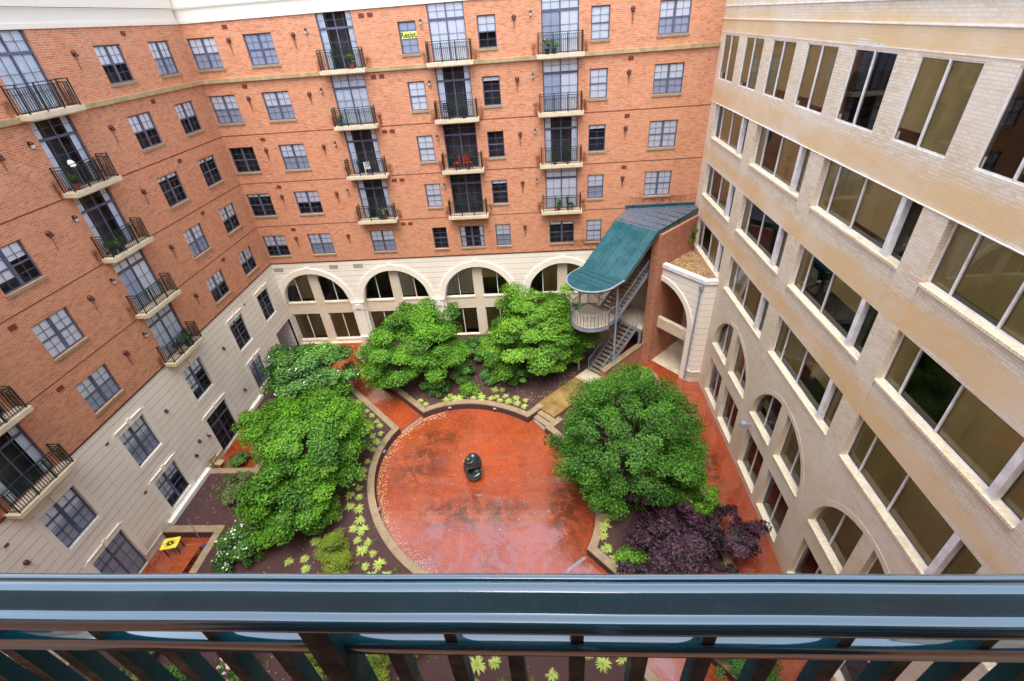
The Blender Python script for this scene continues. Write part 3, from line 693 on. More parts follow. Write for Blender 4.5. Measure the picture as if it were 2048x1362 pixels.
for k in range(5):
    for u in (2.57, 6.39, 18.94, 25.4): stain('B', u, 21.1-3*k-.75, .13, .75)
    for u in (-8.16, -13.84): stain('L', u, 21.1-3*k-.75, .12, .7)
stain('B', 27.9, 10.28, 5.2, .6); stain('B', 23.9, 7.4, 6.5, .7)

# ------------------------------------------------------------------ tan office building (right)
off = empty('office_building', (0, 0, 0)); tag(off, 'tan brick office building on the right with bands of bronze tinted windows', 'building')
holes = []; wins = []
for k in range(9):
    a = -(.62+3.16*k)-2.2; holes.append((a, a+2.2, 17.55, 19.68)); wins.append((a, a+2.2, 17.55, 19.68, 'r1', k))
BS = [-.97, -7.08, -13.33, -19.57, -25.8]
BW = [5.03, 5.22, 5.28, 5.24, 5.24]
ROWS = [(14.52, 16.32), (11.17, 13.0), (7.74, 9.66)]
for j, (s, w) in enumerate(zip(BS, BW)):
    for r_, (za, zb) in enumerate(ROWS): holes.append((s-w, s, za, zb)); wins.append((s-w, s, za, zb, 'bay', (j, r_)))
EC = [-9.72, -15.86, -22.1, -28.3]; EZ = 3.9
for c in EC:
    holes.append((c-2.6, c-.29, EZ+.02, None, c, 2.6, EZ)); holes.append((c+.29, c+2.6, EZ+.02, None, c, 2.6, EZ))
    holes.append((c-2.42, c-.29, .45 if c < -10 else .45, 2.98)); holes.append((c+.29, c+2.42, .45, 2.98))
holes = [h for h in holes if h[0] > YS]
# top storey and arches stand flush; spandrels between the piers sit 14 cm back
SP = .14
mb = MB(); wall(mb, FR, YS, 0, 16.32, 26.0, [h for h in holes if h[2] > 16.5], depth=.07)
wall(mb, FR, YS, 0, 0, 7.0, [h for h in holes if h[2] < 7.0], depth=.26)
piers = []; prev = 0.
for s, w in zip(BS, BW):
    piers.append((s, prev)); prev = s-w
piers.append((YS, prev))
for a, b in piers:
    if b > a:
        mb.quad(FR(a, 0, 7.0), FR(b, 0, 7.0), FR(b, 0, 16.32), FR(a, 0, 16.32))
        for u in (a, b): mb.quad(FR(u, 0, 7.0), FR(u, -.5, 7.0), FR(u, -.5, 16.32), FR(u, 0, 16.32))
for s, w in zip(BS, BW):
    a = max(s-w, YS)
    for za, zb in ((13.0, 14.44), (9.66, 11.09)):
        fbox(mb, FR, a, s, -.5, -SP*0-.03, za, zb)
    fbox(mb, FR, a, s, -.5, -.002, 6.9, 7.66)
    mb.quad(FR(a, 0, 16.32), FR(s, 0, 16.32), FR(s, -.5, 16.32), FR(a, -.5, 16.32))
mb.build('wall', M['tan'], off)
for s, w in zip(BS, BW):
    a = max(s-w, YS)+.004
    for za, _ in ROWS: mb = MB(); fbox(mb, FR, a, s-.004, -.5, .035, za-.075, za+.006); mb.build('rowlock_sill', M['rowlock'], off)
for c in EC:
    for a, b in ((c-2.58, c-.31), (c+.31, c+2.58)):
        mb = MB(); fbox(mb, FR, max(a, YS+.01), b, -.25, .04, EZ-.05, EZ+.028); mb.build('rowlock_sill', M['rowlock'], off); mb = MB()
        if not (c > -10 and a > c): fbox(mb, FR, max(a+.16 if a < c else a, YS+.01), (b-.16 if a > c else b), -.25, .04, .38, .458)
        if mb.f: mb.build('rowlock_sill', M['rowlock'], off)
for z in (20.34, 20.9, 21.6): mb = MB(); fbox(mb, FR, YS, -.002, 0, .04, z, z+.035); mb.build('drip_moulding', M['white'], off)
mb = MB(); fbox(mb, FR, YS, -.002, 0, .012, 19.76, 19.79); fbox(mb, FR, YS, -.002, 0, .03, 16.335, 16.36)
mb.build('drip_moulding', M['white'], off)
for c in EC:
    mb = MB()
    for i in range(22):
        a0, a1 = math.pi*i/22, math.pi*(i+1)/22; P = lambda r, a, d: FR(c-r*math.cos(a), d, EZ+r*math.sin(a))
        if c-2.9 < YS and c-2.9*math.cos(a0) < YS: continue
        mb.quad(P(2.6, a0, .01), P(2.6, a1, .01), P(2.84, a1, .01), P(2.84, a0, .01)); mb.quad(P(2.84, a0, .01), P(2.84, a1, .01), P(2.84, a1, 0), P(2.84, a0, 0))
    if mb.f: mb.build('arch_voussoirs', M['tan'], off)
stl = {(0, 0): 'dbbd', (0, 1): 'ddbd', (0, 2): 'bdbd', (1, 0): 'bdbb', (1, 1): 'bddb', (1, 2): 'bbbb', (2, 0): 'bbbd', (2, 1): 'bdhd', (2, 2): 'bbhb', (3, 0): 'bbbb', (3, 1): 'bdbb', (3, 2): 'bbbb'}
for a, b, za, zb, kd, k in wins:
    if a < YS: continue
    w = b-a
    if kd == 'r1': bay_window(off, 'R', a, b, za, zb, [w/2], d=-.04, style=['bb', 'bb', 'bb', 'bb', 'dd', 'bb', 'db', 'bb', 'bb'][k])
    else: bay_window(off, 'R', a, b, za, zb, [.80, 2.35, w-.82], d=-.22, style=stl.get(k, 'bbbb'), pil=w-.92)
for i, c in enumerate(EC):
    for s in (0, 1):
        # seen from the court the left half is the one nearer the back wall (larger y)
        a, b = (c+.29, c+2.6) if s == 0 else (c-2.6, c-.29)
        if a < YS: continue
        bay_window(off, 'R', a, b, EZ+.02, EZ+2.6, [(b-a)/2], head=((b-c), 2.59, -.02), d=-.24, style=['db', 'bd', 'dd', 'bb', 'bb', 'bb', 'bb', 'bb'][i*2+s])
        a2, b2 = (c+.29, c+2.42) if s == 0 else (c-2.42, c-.29)
        bay_window(off, 'R', a2, b2, .45, 2.98, [(b2-a2)/2], d=-.24, style='dd')
# shelf behind glass, roof, wall floodlight
mb = MB(); mb.box(X1, X1+9, YS-9, 9, 25.8, 26.0); mb.build('roof', M['flat'], off)
mb = MB(); mb.lathe([(.02, .20), (.13, .17), (.17, .05), (.17, -.05), (.12, -.10)], 14); mb.box(.05, .40, -.03, .03, -.02, .05); mb.build('floodlight', M['galv'], off, loc=(X1-.40, -13.72, 3.45), smooth=False)

# ------------------------------------------------------------------ stair tower, axis at 45 degrees
O = (23.74, -5.03); c45 = math.sqrt(.5)
def T45(a, b, z): return (O[0]+(a+b)*c45, O[1]+(a-b)*c45, z)
tow = empty('stair_tower', (25.5, -3.3, 0)); tag(tow, 'open steel stair tower under a curved green metal canopy', 'stair tower')
def tb(mb, name, mat, smooth=False, parent=None):
    o = mb.build(name, mat, None, smooth)
    p = parent or tow
    o.parent = p; o.matrix_parent_inverse = Matrix.Translation((-25.5, 3.3, 0)) if p == tow else Matrix.Identity(4)
    return o
mb = MB(); mb.box(3.3, 8.2, 1.15, 1.78, 0, 9.72, T=T45); mb.box(3.3, 5.9, -1.72, -1.32, 0, 9.70, T=T45)
mb.box(5.6, 5.75, -1.3, 1.14, 4.9, 9.7, T=T45)
tb(mb, 'wall', M['brick_dark'])
# roof: flat top, slope, round lower shelf
def roofpoly(mb, top, th):
    k = len(top); n = len(mb.v)
    mb.v += [T45(*p) for p in top]+[T45(p[0], p[1], p[2]-th) for p in top]
    mb.f.append(tuple(n+i for i in range(k))); mb.f.append(tuple(n+2*k-1-i for i in range(k)))
    for i in range(k): j = (i+1) % k; mb.f.append((n+i, n+j, n+k+j, n+k+i))
def ab(x, y): dx, dy = x-O[0], y-O[1]; return ((dx+dy)*c45, (dx-dy)*c45)
tl, tr = ab(25.85, -.01), ab(30.29, -.01); far = ab(30.29, -.62)
mb = MB()
roofpoly(mb, [(3.05, -1.53, 10.0), (3.05, 1.6, 10.0), (far[0], far[1], 10.12), (tr[0], tr[1], 10.14), (tl[0], tl[1], 10.12)], .16); tb(mb, 'flat_roof', M['sky_sheen_roof']); mb = MB()
roofpoly(mb, [(-.02, -1.53, 7.97), (-.02, 1.6, 7.97), (3.047, 1.6, 9.99), (3.047, -1.53, 9.99)], .16)
sh = [(-.023, 1.6)]+[(-1.0-1.565*math.sin(math.pi*i/24), .035+1.565*math.cos(math.pi*i/24)) for i in range(25)]+[(-.023, -1.53)]
roofpoly(mb, [(a, b, 7.97+.03*a) for a, b in sh], .14)
tb(mb, 'canopy', M['roof'])
mb = MB()   # fascia and standing seams
for b_ in (-.9, -.28, .34, .96): mb.box(0, 1, b_-.02, b_+.02, 0, .04, T=lambda a, b, z: T45(a*3.04, b, 7.975+a*2.02+z))
for i in range(6):
    a = 3.3+i*.75; mb.box(a-.012, a+.012, -1.5+max(0, 0), 1.55, 10.02+.02*i, 10.045+.02*i, T=T45) if i < 2 else mb.box(a-.012, a+.012, -.9+.75*(i-2)-0.2, 1.55, 10.02+.02*i, 10.045+.02*i, T=T45)
for i in range(4): a = -.4-i*.45; hw = 1.5 if a > -1 else math.sqrt(max(.05, 1.5**2-(a+1)**2)); mb.box(a-.01, a+.01, .035-hw, .035+hw, 7.975+.03*a, 7.992+.03*a, T=T45)
tb(mb, 'seam', M['roof'])
mb = MB()
pts = [T45(a, b, 7.93+.03*a) for a, b in [(a*1.0, b) for a, b in sh]]
mb.tube(pts, .05, 6); tb(mb, 'gutter', M['galv'])
mb = MB()   # fascia along right side of slope and flat part
mb.quad(T45(-.02, 1.605, 7.99), T45(3.05, 1.605, 10.02), T45(3.05, 1.605, 9.66), T45(-.02, 1.605, 7.66)); mb.quad(T45(3.05, 1.605, 10.02), T45(far[0], 1.605, 10.13), T45(far[0], 1.605, 9.76), T45(3.05, 1.605, 9.66))
mb.quad(T45(-.02, -1.535, 7.99), T45(3.05, -1.535, 10.02), T45(3.05, -1.535, 9.66), T45(-.02, -1.535, 7.66))
mb.box(25.7, 30.2, -.09, -.003, 10.15, 10.32)
tb(mb, 'fascia', M['roof'])
mb = MB(); mb.box(-.06, .06, -.06, .06, 1.45, 7.75, T=lambda x, y, z: (24.57+x, -5.80+y, z)); mb.box(-.10, .10, -.10, .10, 1.45, 1.52, T=lambda x, y, z: (24.57+x, -5.80+y, z))
mb.box(-.06, .06, -.06, .06, .42, 7.75, T=lambda x, y, z: (22.35+x, -4.95+y, z)); mb.box(-.07, .07, -.07, .07, .4, 2.6, T=lambda x, y, z: T45(3.15+x, 1.02+y, z))
tb(mb, 'post', M['galv'])
# decks
DZ = 5.0
dk = [(.45, 1.05), (-.55, 1.05)]+[(-.55-1.6*math.sin(math.pi*i/20), -.15+1.35*math.cos(math.pi*i/20)) for i in range(1, 20)]+[(-.55, -1.5), (.45, -1.5)]
mb = MB(); mb.prism([T45(a, b, 0)[:2] for a, b in dk], DZ-.04, DZ); tb(mb, 'landing', M['concrete']); mb = MB(); mb.box(3.1, 5.4, -1.3, 1.1, 2.66, 2.70, T=T45); tb(mb, 'landing', M['concrete']); mb = MB(); mb.box(4.0, 5.5, -.6, 1.1, 7.16, 7.2, T=T45); tb(mb, 'landing', M['concrete'])
mb = MB()
edge = [T45(a, b, DZ-.12) for a, b in dk]
for i in range(len(dk)-1):
    p, q = dk[i], dk[i+1]; P, Q = T45(p[0], p[1], 0), T45(q[0], q[1], 0); mb.quad((P[0], P[1], DZ-.26), (Q[0], Q[1], DZ-.26), (Q[0], Q[1], DZ+.03), (P[0], P[1], DZ+.03))
mb.box(3.07, 3.12, -1.3, 1.12, 2.45, 2.72, T=T45); mb.box(3.1, 5.4, 1.08, 1.13, 2.45, 2.72, T=T45)
st = MB()
def flight(a0, z0, a1, z1, b0, b1):
    n = max(3, round(abs(z1-z0)/.175))
    for i in range(n):
        a = a0+(a1-a0)*(i+.5)/n; z = z0+(z1-z0)*(i+1)/n; h = abs(a1-a0)/n/2*1.02
        st.box(a-h, a+h, b0, b1, z-.045, z, T=T45)
    for b in (b0-.03, b1):
        s = 1 if a1 > a0 else -1
        P = lambda a, z, bb: T45(a, bb, z)
        mb.box(0, 1, b, b+.03, -.20, .10, T=lambda t, bb, z: T45(a0+(a1-a0)*t, bb, z0+(z1-z0)*t+z))
flight(-.55, .45, 3.1, 2.7, -.42, .72); flight(3.1, 2.7, .45, 5.0, -1.42, -.62); flight(.45, 5.0, 4.0, 7.2, -.5, 1.0)
tb(mb, 'stringer', M['galv']); tb(st, 'tread', M['treadm'])
mb = MB()
def hrail(p, q, H=.95, n=None, bars=True):
    P, Q = Vector(p), Vector(q); Lh = (Q-P).length; n = n or max(2, int(Lh/.13)); up = Vector((0, 0, H))
    mb.tube([P+up, Q+up], .022, 5); mb.tube([P+up*.9, Q+up*.9], .012, 4); mb.tube([P+Vector((0, 0, .1)), Q+Vector((0, 0, .1))], .012, 4)
    for i in range(n+1):
        x = P.lerp(Q, i/n); r_ = .02 if i in (0, n) else .007
        mb.tube([x+Vector((0, 0, 0 if i in (0, n) else .1)), x+up], r_, 4, cap=False)
def fr45(a0, z0, a1, z1, b): hrail(T45(a0, b, z0+.05), T45(a1, b, z1+.05))
fr45(-.6, .45, 3.1, 2.7, -.44); fr45(-.6, .45, 3.1, 2.7, .74); fr45(.45, 5.0, 4.0, 7.2, -.52); fr45(.45, 5.0, 4.0, 7.2, 1.02); fr45(3.1, 2.7, .45, 5.0, -1.44)
for i in range(len(dk)-1): hrail(T45(dk[i][0], dk[i][1], DZ), T45(dk[i+1][0], dk[i+1][1], DZ), 1.0, n=2 if i not in (0, len(dk)-2) else 7)
hrail(T45(.45, -1.46, DZ), T45(.45, -.62, DZ), 1.0)
tb(mb, 'railing', M['galv'])
mb = MB(); mb.box(-.95, 3.28, .93, 1.22, 0, 1.38, T=T45); tb(mb, 'low_wall', M['brick_dark'])
mb = MB(); mb.box(-1.0, 3.29, .88, 1.28, 1.38, 1.46, T=T45); tb(mb, 'coping', M['cap'])
# ------------------------------------------------------------------ arched limestone passage between tower and office building
P0, P1 = Vector((27.36, -3.10, 0)), Vector((29.66, -6.12, 0)); dv = (P1-P0); LN = dv.length; dv.normalize(); nv = Vector((dv.y, -dv.x, 0)); nv = nv if nv.y < 0 else -nv
FD = lambda u, d, z: tuple(P0+dv*u+nv*d+Vector((0, 0, z)))
pas = empty('arched_passage', (28.8, -4.6, 0)); tag(pas, 'cream limestone arched passage with a gravel roof, between the stair tower and the office building', 'passage')
def pb(mb, name, mat, smooth=False):
    o = mb.build(name, mat, None, smooth); o.parent = pas; o.matrix_parent_inverse = Matrix.Translation((-28.8, 4.6, 0)); return o
mb = MB(); ac, ar = .42, 2.62
wall(mb, FD, 0, LN, 0, 7.45, [(0.02, ac+ar, 0, None, ac, ar, 3.9)], depth=.45)
mb.quad((29.66, -6.12, 0), (X1, -6.12, 0), (X1, -6.12, 7.45), (29.66, -6.12, 7.45)); pb(mb, 'wall', M['stone'])
mb = MB()
for i in range(24):
    a0, a1 = math.pi*i/24, math.pi*(i+1)/24
    if ac-ar*math.cos(a0) < 0.0: continue
    P = lambda r, a, d: FD(ac-r*math.cos(a), d, 3.9+r*math.sin(a))
    mb.quad(P(ar, a0, .07), P(ar, a1, .07), P(ar+.34, a1, .07), P(ar+.34, a0, .07)); mb.quad(P(ar+.34, a0, .07), P(ar+.34, a1, .07), P(ar+.34, a1, 0), P(ar+.34, a0, 0)); mb.quad(P(ar, a0, .07), P(ar, a1, .07), P(ar, a1, 0), P(ar, a0, 0))
fbox(mb, FD, ac+ar+.002, ac+ar+.34, 0, .068, 0, 3.9); fbox(mb, FD, ac+ar+.34, LN+.03, 0, .05, .82, .92); mb.box(29.68, X1-.002, -6.17, -6.12, .82, .92)
pb(mb, 'arch_moulding', M['stone_plain'])
mb = MB(); fbox(mb, FD, .0, ac+ar, -.42, -.12, 2.85, 3.62); pb(mb, 'beam', M['slab'])
mb = MB(); mb.prism([FD(-.05, .10, 0)[:2], FD(LN+.03, .10, 0)[:2], (X1-.002, -6.22), (X1-.002, -5.85), FD(LN-.1, -.28, 0)[:2], FD(-.05, -.28, 0)[:2]], 7.42, 7.66); pb(mb, 'coping', M['white'])
mb = MB(); tri = [(27.62, -2.85), (30.28, -.25), (30.29, -5.9), (29.75, -5.9)]; mb.prism(tri, 7.2, 7.42); pb(mb, 'gravel_roof', M['gravel'])
mb = MB(); mb.prism([(27.3, -.02), (30.28, -.02), (30.28, -6.0), (29.6, -5.9), (27.4, -3.2)], .0, .02); pb(mb, 'floor', M['concrete'])
mb = MB(); wall(mb, lambda u, d, z: (u, -.35-d, z), 26.2, 30.28, 0, 7.2, [(27.9, 29.3, 0, 2.5), (27.6, 29.0, 3.9, 6.0)], depth=.3)
mb.quad((30.26, -6.0, 0), (30.26, -.3, 0), (30.26, -.3, 7.2), (30.26, -6.0, 7.2)); pb(mb, 'inner_wall', M['tan'])
mb = MB(); mb.box(27.9, 29.3, -.1, -.05, 0, 2.5); mb.box(27.6, 29.0, -.1, -.05, 3.9, 6.0); pb(mb, 'door', M['dark'])
mb = MB(); q0 = Vector(FD(LN-.32, .10, 0)); q1 = Vector(FD(LN-.22, .10, 0))
mb.tube([q0+Vector((0, 0, .15)), q1+Vector((0, 0, 7.0))], .05, 8); mb.box(-.11, .11, -.09, .09, 7.0, 7.3, T=lambda x, y, z: (q1.x+x, q1.y+y, z)); mb.tube([q0+Vector((0, 0, .15)), q0+Vector((-.05, -.12, .05))], .05, 8)
pb(mb, 'downspout', M['galv'])

# ------------------------------------------------------------------ ground, paving, beds
def sheet(name, pts, z, mat, kind='structure'):
    mb = MB(); mb.poly([(x, y, z) for x, y in pts]); o = mb.build(name, mat, uv=False); o['kind'] = kind; return o
sheet('ground', [(-400, -400), (400, -400), (400, 400), (-400, 400)], -.06, M['asphalt'])
sheet('pavement', [(0, YS), (X1, YS), (X1, 0), (0, 0)], 0, M['paving'])
EA, EB_, ECx, ECy = 6.90, 5.33, 16.25, -14.53
ev1 = Vector((.6704, -.7420)); ev2 = Vector((.7420, .6704))
def ell(t, off=0.):
    p = Vector((ECx, ECy))+ev1*(EA+off)*math.cos(t)+ev2*(EB_+off)*math.sin(t); return (p.x, p.y)
def ell_param(x, y):
    q = Vector((x-ECx, y-ECy)); return math.atan2(q.dot(ev2)/EB_, q.dot(ev1)/EA)
def arc(pa, pb_, off, ccw=True, n=26):
    a, b = ell_param(*pa), ell_param(*pb_)
    if ccw:
        while b < a: b += 2*math.pi
    else:
        while b > a: b -= 2*math.pi
    return [ell(a+(b-a)*i/n, off) for i in range(n+1)]
def inset(pl, d):
    """offset an open polyline to its left by d"""
    out = []
    for i, p in enumerate(pl):
        a = Vector(pl[max(i-1, 0)]); b = Vector(pl[min(i+1, len(pl)-1)])
        if 0 < i < len(pl)-1:
            d1 = (Vector(p)-a).normalized(); d2 = (b-Vector(p)).normalized(); t = (d1+d2).normalized(); k = 1/max(.45, t.dot(d1))
        else: t = (b-a).normalized(); k = 1
        out.append((p[0]-t.y*d*k, p[1]+t.x*d*k))
    return out
def strip(mb, pl, pr, z0, z1):
    n = len(pl)
    for i in range(n-1):
        a, b, c, d_ = pl[i], pl[i+1], pr[i+1], pr[i]
        mb.quad((*a, z1), (*b, z1), (*c, z1), (*d_, z1)); mb.quad((*a, z0), (*b, z0), (*b, z1), (*a, z1)); mb.quad((*d_, z0), (*c, z0), (*c, z1), (*d_, z1))
    for i in (0, n-1): mb.quad((*pl[i], z0), (*pr[i], z0), (*pr[i], z1), (*pl[i], z1))
LAMPS = []
def planter_wall(label, line, sgn=1, zt=.5, face=M['brick_dark']):
    """line: court-side face; the wall thickness grows to the left (sgn=1) or right (-1)"""
    e = empty('planter_wall', (line[0][0], line[0][1], 0)); tag(e, label, 'planter wall', 'stone capped walls round the planting beds')
    inv = Matrix.Translation((-line[0][0], -line[0][1], 0))
    mb = MB(); strip(mb, inset(line, .03*sgn), inset(line, .34*sgn), 0, zt-.08); o = mb.build('brick_face', face); o.parent = e; o.matrix_parent_inverse = inv
    mb = MB(); strip(mb, line, inset(line, .38*sgn), zt-.08, zt); o = mb.build('cap', M['cap']); o.parent = e; o.matrix_parent_inverse = inv
    return e, inv
PA, PB2 = (10.71, -10.34), (11.94, -8.91)      # corners of the north-west path
SEL, SER = (20.62, -19.57), (21.70, -18.60)
left_arc = arc(PA, SEL, 0, ccw=(ell_param(9.5, -14) - ell_param(*PA)) % (2*math.pi) < math.pi)
LB = [(0, -2.95), (1.3, -2.95), (2.9, -3.35), (4.62, -4.62), (6.2, -5.95)]+left_arc+[(22.0, -21.3), (23.4, -23.2), (26.4, -27.5), (26.4, YS), (0, YS),
      (0, -22.2), (2.85, -22.2), (2.85, -17.62), (0, -17.62), (0, -13.45), (2.9, -13.45), (2.9, -8.9), (0, -8.9)]
def bed(name, pts, label):
    mb = MB(); mb.prism(pts, 0, .42); o = mb.build(name, M['mulch'], uv=False); o['kind'] = 'structure'; return o
bed('planting_bed', LB, '')
back_arc = arc(PB2, (18.87, -9.61), 0, ccw=False)
if len(back_arc) and min(p[1] for p in back_arc) < -12: back_arc = arc(PB2, (18.87, -9.61), 0, ccw=True)
BB = [(5.6, -.02), (5.35, -2.35), (7.6, -4.9)]+back_arc+[(19.85, -8.70), (23.0, -4.95), (25.2, -2.6), (27.0, -.02)]
bed('planting_bed', BB, '')
right_arc = arc((20.05, -10.40), SER, 0, ccw=False)
if min(abs(p[0]-22.1) for p in right_arc) > 1: right_arc = arc((20.05, -10.40), SER, 0, ccw=True)
RB = right_arc+[(23.6, -20.6), (25.9, -22.9), (28.1, -25.4), (28.12, -18), (28.15, -13.87), (27.55, -5.72), (26.5, -4.5), (24.1, -6.4), (20.6, -9.85)]
bed('planting_bed', RB, '')
def lside(line, inside):
    a, b = Vector(line[0]), Vector(line[1]); n = Vector((-(b-a).y, (b-a).x)); return 1 if n.dot(Vector(inside)-a) > 0 else -1
def pw(label, line, inside): return planter_wall(label, line, lside(line, inside))
pw('long stone capped planter wall curving round the left side of the round terrace', [(0.05, -2.95), (1.3, -2.95), (2.9, -3.35), (4.62, -4.62)]+[(6.2, -5.95)]+left_arc+[(22.0, -21.3), (23.4, -23.2), (26.4, -27.5)], (1, -4))
e, inv = pw('stone capped planter wall curving behind the terrace, in front of the back bed', [(5.5, -.5), (5.35, -2.35), (7.6, -4.9)]+back_arc+[(19.85, -8.70)], (8, -2))
pw('short curved planter wall right of the terrace, under the round dark green tree', [(20.75, -9.70)]+right_arc[:]+[(23.6, -20.6), (25.9, -22.9), (28.1, -25.4)], (23, -9.0))
pw('straight low planter kerb along the brick walk beside the office building', [(28.1, -25.4), (28.12, -18), (28.15, -13.87), (27.55, -5.72), (26.6, -4.55)], (26, -15))
pw('brick and stone parapet round the small patio with the yellow table', [(0.02, -17.62), (2.85, -17.62), (2.85, -22.2), (0.02, -22.2)], (1, -16))
pw('brick and stone parapet round the patio of the left ground floor door', [(0.02, -8.9), (2.9, -8.9), (2.9, -13.45), (0.02, -13.45)], (1, -8))
# step lights set into the terrace walls
for p, lb in ((left_arc[3], 'small grey step light in the upper left terrace wall, just below the path corner'), (left_arc[9], 'small grey step light in the left terrace wall, farther from the path corner'),
              (back_arc[7], 'small grey step light in the wall behind the terrace, left one'), (back_arc[18], 'small grey step light in the wall behind the terrace, right one')):
    mb = MB(); mb.box(-.1, .1, -.1, .1, -.04, .04); o = mb.build('step_light', M['galv'], loc=(p[0], p[1], .28)); tag(o, lb, 'light', 'step lights round the terrace')
# drains, walkway, steps, slate floor
def obar(name, p, q, w, z0, z1, mat):
    a, b = Vector(p), Vector(q); t = (b-a).normalized(); n = Vector((-t.y, t.x))*w/2
    mb = MB(); mb.prism([tuple(a+n), tuple(b+n), tuple(b-n), tuple(a-n)], z0, z1); return mb.build(name, mat)
for p, q, lb in (((10.83, -10.36), (11.86, -9.03), 'long grey drain grate across the path left of the terrace'), ((21.62, -18.75), (20.70, -19.45), 'grey drain grate across the path at the lower right of the terrace'),
                 ((4.72, -4.55), (6.0, -3.35), 'grey drain grate across the brick path by the far left trees'), ((19.2, -9.42), (19.95, -10.45), 'grey drain grate at the foot of the concrete steps')):
    tag(obar('drain_grate', p, q, .14, 0, .012, M['drain']), lb, 'drain')
mb = MB(); mb.box(-5.6, -1.75, -.65, 1.0, 0, .45, T=T45); o = mb.build('walkway', M['mossy']); o['kind'] = 'structure'
mb = MB(); mb.box(-1.747, -.5, -.65, 1.0, 0, .455, T=T45); o = mb.build('stair_pad', M['concrete']); o['kind'] = 'structure'
mb = MB(); mb.box(-6.3, -5.96, -.45, 1.05, 0, .15, T=T45); mb.box(-5.958, -5.602, -.45, 1.05, 0, .30, T=T45); tag(mb.build('terrace_steps', M['cap']), 'mossy concrete steps from the round terrace up to the stair walkway', 'steps')
mb = MB(); mb.prism([(-1.7, -.36), (.9, -.36), (1.7, -2.9), (-1.7, -2.6)], 0, .02); o = mb.build('slate_floor', M['slate']); o['kind'] = 'structure'
# white light-well ledges on the left wall
for i, (a, b, lb) in enumerate(((-17.15, -13.5, 'long white gutter ledge at the wall foot beside the mulch bed'), (-8.75, -7.0, 'short white gutter ledge at the wall foot by the white flowering tree'), (-3.9, -3.1, 'stub of white gutter ledge beside the corner doorway'))):
    mb = MB(); mb.box(.06, .34, a, b, .42, .60); mb.box(.06, .10, a, b, .60, .66); mb.box(.30, .34, a, b, .60, .66); tag(mb.build('gutter_ledge', M['gutter']), lb, 'ledge')

# ------------------------------------------------------------------ foliage
def leaf_mesh(name, P, Nrm, size, col, mat, asp=.62):
    """rhombic leaves, each one folded along its midrib. P (n,3), Nrm (n,3), size (n,), col (n,)"""
    n = len(P); r3 = rng.normal(size=(n, 3)); t = np.cross(Nrm, r3); t /= np.linalg.norm(t, axis=1)[:, None]+1e-9; b = np.cross(Nrm, t)
    s = size[:, None]
    A = P-t*s*.5; B = P+b*s*asp*.5+Nrm*s*.08; Cc = P+t*s*.5-Nrm*s*.12; D = P-b*s*asp*.5+Nrm*s*.08
    V = np.stack([A, B, Cc, D], 1).reshape(-1, 3)
    me = bpy.data.meshes.new(name); me.vertices.add(4*n); me.vertices.foreach_set('co', V.ravel())
    # two triangles per leaf
    idx = (np.arange(n)*4)[:, None]+np.array([0, 1, 2, 0, 2, 3])[None]
    me.loops.add(6*n); me.loops.foreach_set('vertex_index', idx.ravel().astype(np.int32))
    me.polygons.add(2*n); me.polygons.foreach_set('loop_start', (np.arange(2*n)*3).astype(np.int32)); 
    me.update(calc_edges=True); me.validate()
    ca = me.color_attributes.new('Col', 'FLOAT_COLOR', 'POINT'); cc = np.repeat(np.clip(col, 0, 1), 4); ca.data.foreach_set('color', np.stack([cc, cc, cc, np.ones_like(cc)], 1).ravel())
    me.materials.append(mat); return me
def crown_points(n, center, rad, clumps, crad, flat=.45, seed=0, low=-.55, wob=.18, droop=.12):
    g = np.random.default_rng(seed); C3 = []
    while len(C3) < clumps:
        v = g.normal(size=3); v /= np.linalg.norm(v)
        if v[2] < low: continue
        k = g.uniform(.55 if clumps > 60 else .12, 1.0)**.6; w = 1+wob*math.sin(3*math.atan2(v[1], v[0])+seed)+g.normal()*.07
        C3.append(v*k*w)
    C3 = np.array(C3); cl = C3*np.array(rad)+np.array(center)
    cb = g.normal(.48, .19, clumps); cs = crad*g.uniform(.65, 1.3, clumps)
    wt = cs**2; k = g.choice(clumps, n, p=wt/wt.sum())
    d = g.normal(size=(n, 3)); d /= np.linalg.norm(d, axis=1)[:, None]; rr = g.uniform(0, 1, n)**.45
    off = d*rr[:, None]*cs[k][:, None]; hd = np.hypot(off[:, 0], off[:, 1])
    off[:, 2] = off[:, 2]*flat-hd*hd*droop/np.maximum(cs[k], .1)
    P = cl[k]+off
    out = (P-np.array(center))/np.array(rad); out /= np.linalg.norm(out, axis=1)[:, None]+1e-9
    N = out*.55+d*.35+np.array([0, 0, .75])+g.normal(size=(n, 3))*.38; N /= np.linalg.norm(N, axis=1)[:, None]
    col = cb[k]+g.normal(size=n)*.25+(off[:, 2]/(cs[k]*flat+1e-6))*.13
    return P, N, col, cl
